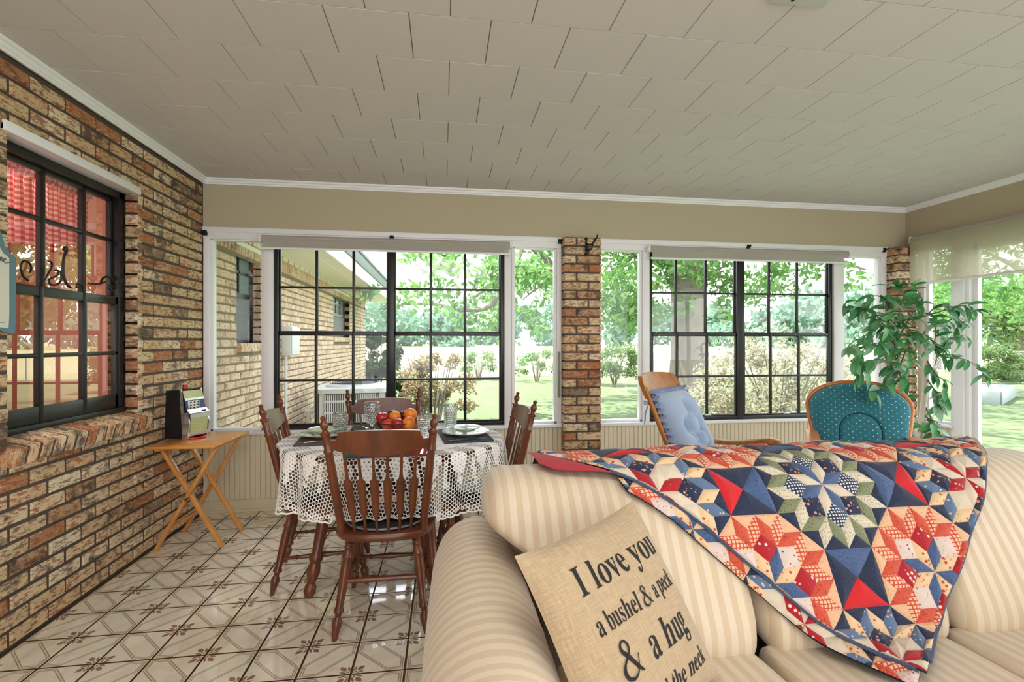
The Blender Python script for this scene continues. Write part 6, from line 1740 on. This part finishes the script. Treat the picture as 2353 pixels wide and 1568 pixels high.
boxc(1375, 1480, 540, 730, 14, 9.5, 12.5, .4, .7, 420)
boxc(1480, 1560, 560, 720, 8, 9.5, 12.0, .3, .6, 420)
boxc(1600, 1700, 570, 660, 7, 9.5, 11.5, .3, .6, 420); boxc(1640, 1690, 660, 740, 3, 10, 11, .2, .35, 420)
boxc(1700, 1800, 590, 690, 8, 9, 11.5, .3, .5, 380); boxc(1790, 1880, 560, 640, 4, 8.5, 10.5, .25, .4, 340); boxc(1930, 1995, 580, 660, 4, 8.5, 10.0, .15, .3, 360)
boxc(1160, 1300, 540, 640, 9, 8.5, 10.5, .3, .55, 380); boxc(1170, 1290, 640, 760, 6, 8.5, 10.5, .2, .4, 380); boxc(1160, 1240, 760, 850, 3, 8.5, 9.5, .15, .25, 360)
boxc(1060, 1160, 560, 760, 13, 8.3, 10.5, .25, .5, 380); boxc(960, 1060, 560, 700, 9, 8.3, 10.5, .22, .42, 380); boxc(880, 960, 580, 700, 6, 8.3, 10, .2, .35, 340); boxc(840, 880, 620, 720, 3, 8.3, 9.5, .15, .25, 300)
for _ in range(95):
    a = rng.uniform(0, 2 * PI); q = rng.uniform(1, 6.0); cl.append((OP + Vector((q * math.cos(a) + .3, q * math.sin(a) * .8, rng.uniform(4.2, 8.0))), rng.uniform(.6, 1.1), 230))
cards([c[0] for c in cl], [c[1] for c in cl], [c[2] for c in cl], .085, 'foliage', OAK1, oak, OP, .75)
# second tree seen through the glass door
def tree(pos, label, trunk_r, hgt, clusters, mat, size, name='tree', group=None, dens=120):
    t = empty(name, pos); tag(t, label, 'tree', group)
    MB().tube([(0, 0, -.1), (0, 0, hgt * .3), (.1, .1, hgt * .6), (.1, .2, hgt * .85)], [trunk_r * 1.3, trunk_r, trunk_r * .7, trunk_r * .3], 10).build('trunk', BRK_T, t)
    for q in range(4):
        a = q * 1.7; MB().tube([(0, 0, hgt * .45), (hgt * .15 * math.cos(a), hgt * .15 * math.sin(a), hgt * .62), (hgt * .28 * math.cos(a), hgt * .28 * math.sin(a), hgt * .72)], [trunk_r * .5, trunk_r * .3, trunk_r * .1], 6).build('limb', BRK_T, t)
    cards([c[0] for c in clusters], [c[1] for c in clusters], [int(dens * c[1] ** 2) for c in clusters], size, 'foliage', mat, t, None, .8); return t
tp_ = atd(2420, 860, 13.5); tp_.z = GZ
cs = [(Vector((rng.uniform(-3.2, 2.6), rng.uniform(-2.2, 2.2), rng.uniform(2.2, 6.0))), rng.uniform(.6, 1.0)) for _ in range(46)]
tree(tp_, 'leafy green shade tree on the lawn beyond the glass door', .22, 6, cs, OAK1, .10, 'shade_tree', None, 190)
tp2 = atd(2150, 850, 26); tp2.z = GZ
tree(tp2, 'round green tree by the fence behind the fig tree', .2, 5, [(Vector((rng.uniform(-2, 2), rng.uniform(-2, 2), rng.uniform(1.6, 5.2))), rng.uniform(.7, 1.1)) for _ in range(26)], OAK1, .13, 'shade_tree', None, 110)
tp3 = atd(2345, 850, 40); tp3.z = GZ
tree(tp3, 'pale round tree at the field edge beyond the glass door', .3, 5, [(Vector((rng.uniform(-3, 3), rng.uniform(-2, 2), rng.uniform(1.2, 5.0))), rng.uniform(.9, 1.5)) for _ in range(30)], SHR, .2, 'field_tree', None, 90)
# bushes
def bush(pos, label, rx, hgt, mat, n, size, name, group=None, stems=9, base=.0):
    b = empty(name, pos); tag(b, label, 'shrub', group)
    k = MB()
    for q in range(stems):
        a = 2 * PI * q / stems + rng.uniform(-.3, .3); e = rng.uniform(.5, .95)
        k.tube([(.05 * math.cos(a), .05 * math.sin(a), 0), (rx * .4 * e * math.cos(a), rx * .4 * e * math.sin(a), hgt * .45), (rx * .75 * e * math.cos(a), rx * .75 * e * math.sin(a), hgt * rng.uniform(.7, .92))], [.018, .012, .005], 6)
    k.build('stems', BRK_T, b)
    c = []; rs = []
    for _ in range(n):
        a = rng.uniform(0, 2 * PI); u_ = rng.uniform(0, 1) ** .5; ph = rng.uniform(base, 1)
        c.append((rx * u_ * math.cos(a) * (1 - .5 * max(0, ph - .6)), rx * u_ * math.sin(a) * (1 - .5 * max(0, ph - .6)), hgt * (.12 + .84 * ph * (1 - .25 * u_ * u_)))); rs.append(rx * (rng.uniform(.14, .26) if n > 35 else rng.uniform(.22, .42)))
    cards(c, rs, [int(140)] * n, size, 'foliage', mat, b, None, .8); return b
bush(Vector((4.55, 6.15, GZ)), 'wide sunlit cream and tan leaved bush outside the right black window', 1.05, 1.68, BUSHM, 75, .032, 'tan_bush', None, 14)
bush(Vector((-.15, 7.10, GZ)), 'brown and cream leaved bush beside the air conditioner', .62, 1.42, BUSHB, 40, .028, 'tan_bush', None, 12, .30)
bush(Vector((-1.62, 12.15, GZ)), 'dark green shrub at the far corner of the house wing', .72, 1.75, DRK, 60, .05, 'dark_shrub')
for u, v, dd, w_, hh, lb in ((1100, 862, 19, .75, 1.15, 'thin young shrub by the fence seen in the left black window'), (1233, 865, 18, .75, 1.30, 'thin young shrub by the fence left of the brick pillar'), (1412, 868, 16.5, .85, 1.50, 'rounded green shrub by the fence right of the brick pillar')):
    p = atd(u, v, dd); p.z = GZ + .0; bush(p, lb, w_, hh, SHR, 12 if dd > 17 else 34, .045, 'fence_shrub', None, 8, .2)
for u, dd, w_, hh, lb in ((2262, 17.5, .9, 1.5, 'bright green shrub by the fence beyond the glass door, left of the leaning post'), (2345, 18, .7, .9, 'low bright shrub at the fence near the leaning post')):
    p = atd(u, 860, dd); p.z = GZ; bush(p, lb, w_, hh, SHR, 22, .06, 'fence_shrub', None, 7)
# treeline
tl_c, tl_r, tl_n = [], [], []
for i in range(210):
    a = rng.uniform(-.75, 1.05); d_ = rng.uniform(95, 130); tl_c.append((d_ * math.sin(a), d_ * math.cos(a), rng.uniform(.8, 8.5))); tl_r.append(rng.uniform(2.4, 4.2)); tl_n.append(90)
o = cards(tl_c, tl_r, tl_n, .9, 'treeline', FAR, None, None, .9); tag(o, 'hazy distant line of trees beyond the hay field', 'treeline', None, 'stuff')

# ---------------------------------------------------------------- wire fence, planter
FY = 20.6
fe = empty('wire_fence', (4, FY, GZ)); tag(fe, 'low chain link fence along the far edge of the lawn', 'fence')
GALV = plain('galvanised_steel', C(150, 152, 150), .5, .4)
for i in range(-5, 14): MB().tube([(i * 2.6, 0, -.05), (i * 2.6, 0, 1.0)], .024, 6).build('post', GALV, fe)
MB().tube([(-13.2, 0, .98), (34, 0, .98)], .018, 6).build('top_rail', GALV, fe)
k = MB()
for i in range(-88, 226):
    x = i * .15
    k.tube([(x, 0, 0), (x + .95, 0, .95)], .0035, 3, cap=False); k.tube([(x + .95, .004, 0), (x, .004, .95)], .0035, 3, cap=False)
o = k.build('chain_mesh', GALV, fe, 0); o['kind'] = 'stuff'
pp = atz(2292, 912, GZ); pl = empty('metal_planter', pp, .55); tag(pl, 'grey metal garden trough on the lawn beyond the glass door', 'planter')
PLM = plain('trough_metal', C(150, 158, 158), .5, .1, var=.1)
for b in ((-2.4, -.32, 0, .45, -.28, .30), (-2.4, .28, 0, .45, .32, .30), (-2.4, -.32, 0, -2.36, .32, .30), (.41, -.32, 0, .45, .32, .30)): MB().box(*b, .006).build('side_panel', PLM, pl)
MB().box(-2.36, -.28, .0, .41, .28, .24).build('soil', plain('bleached_soil', C(226, 220, 206), .95, var=.1), pl, 0)
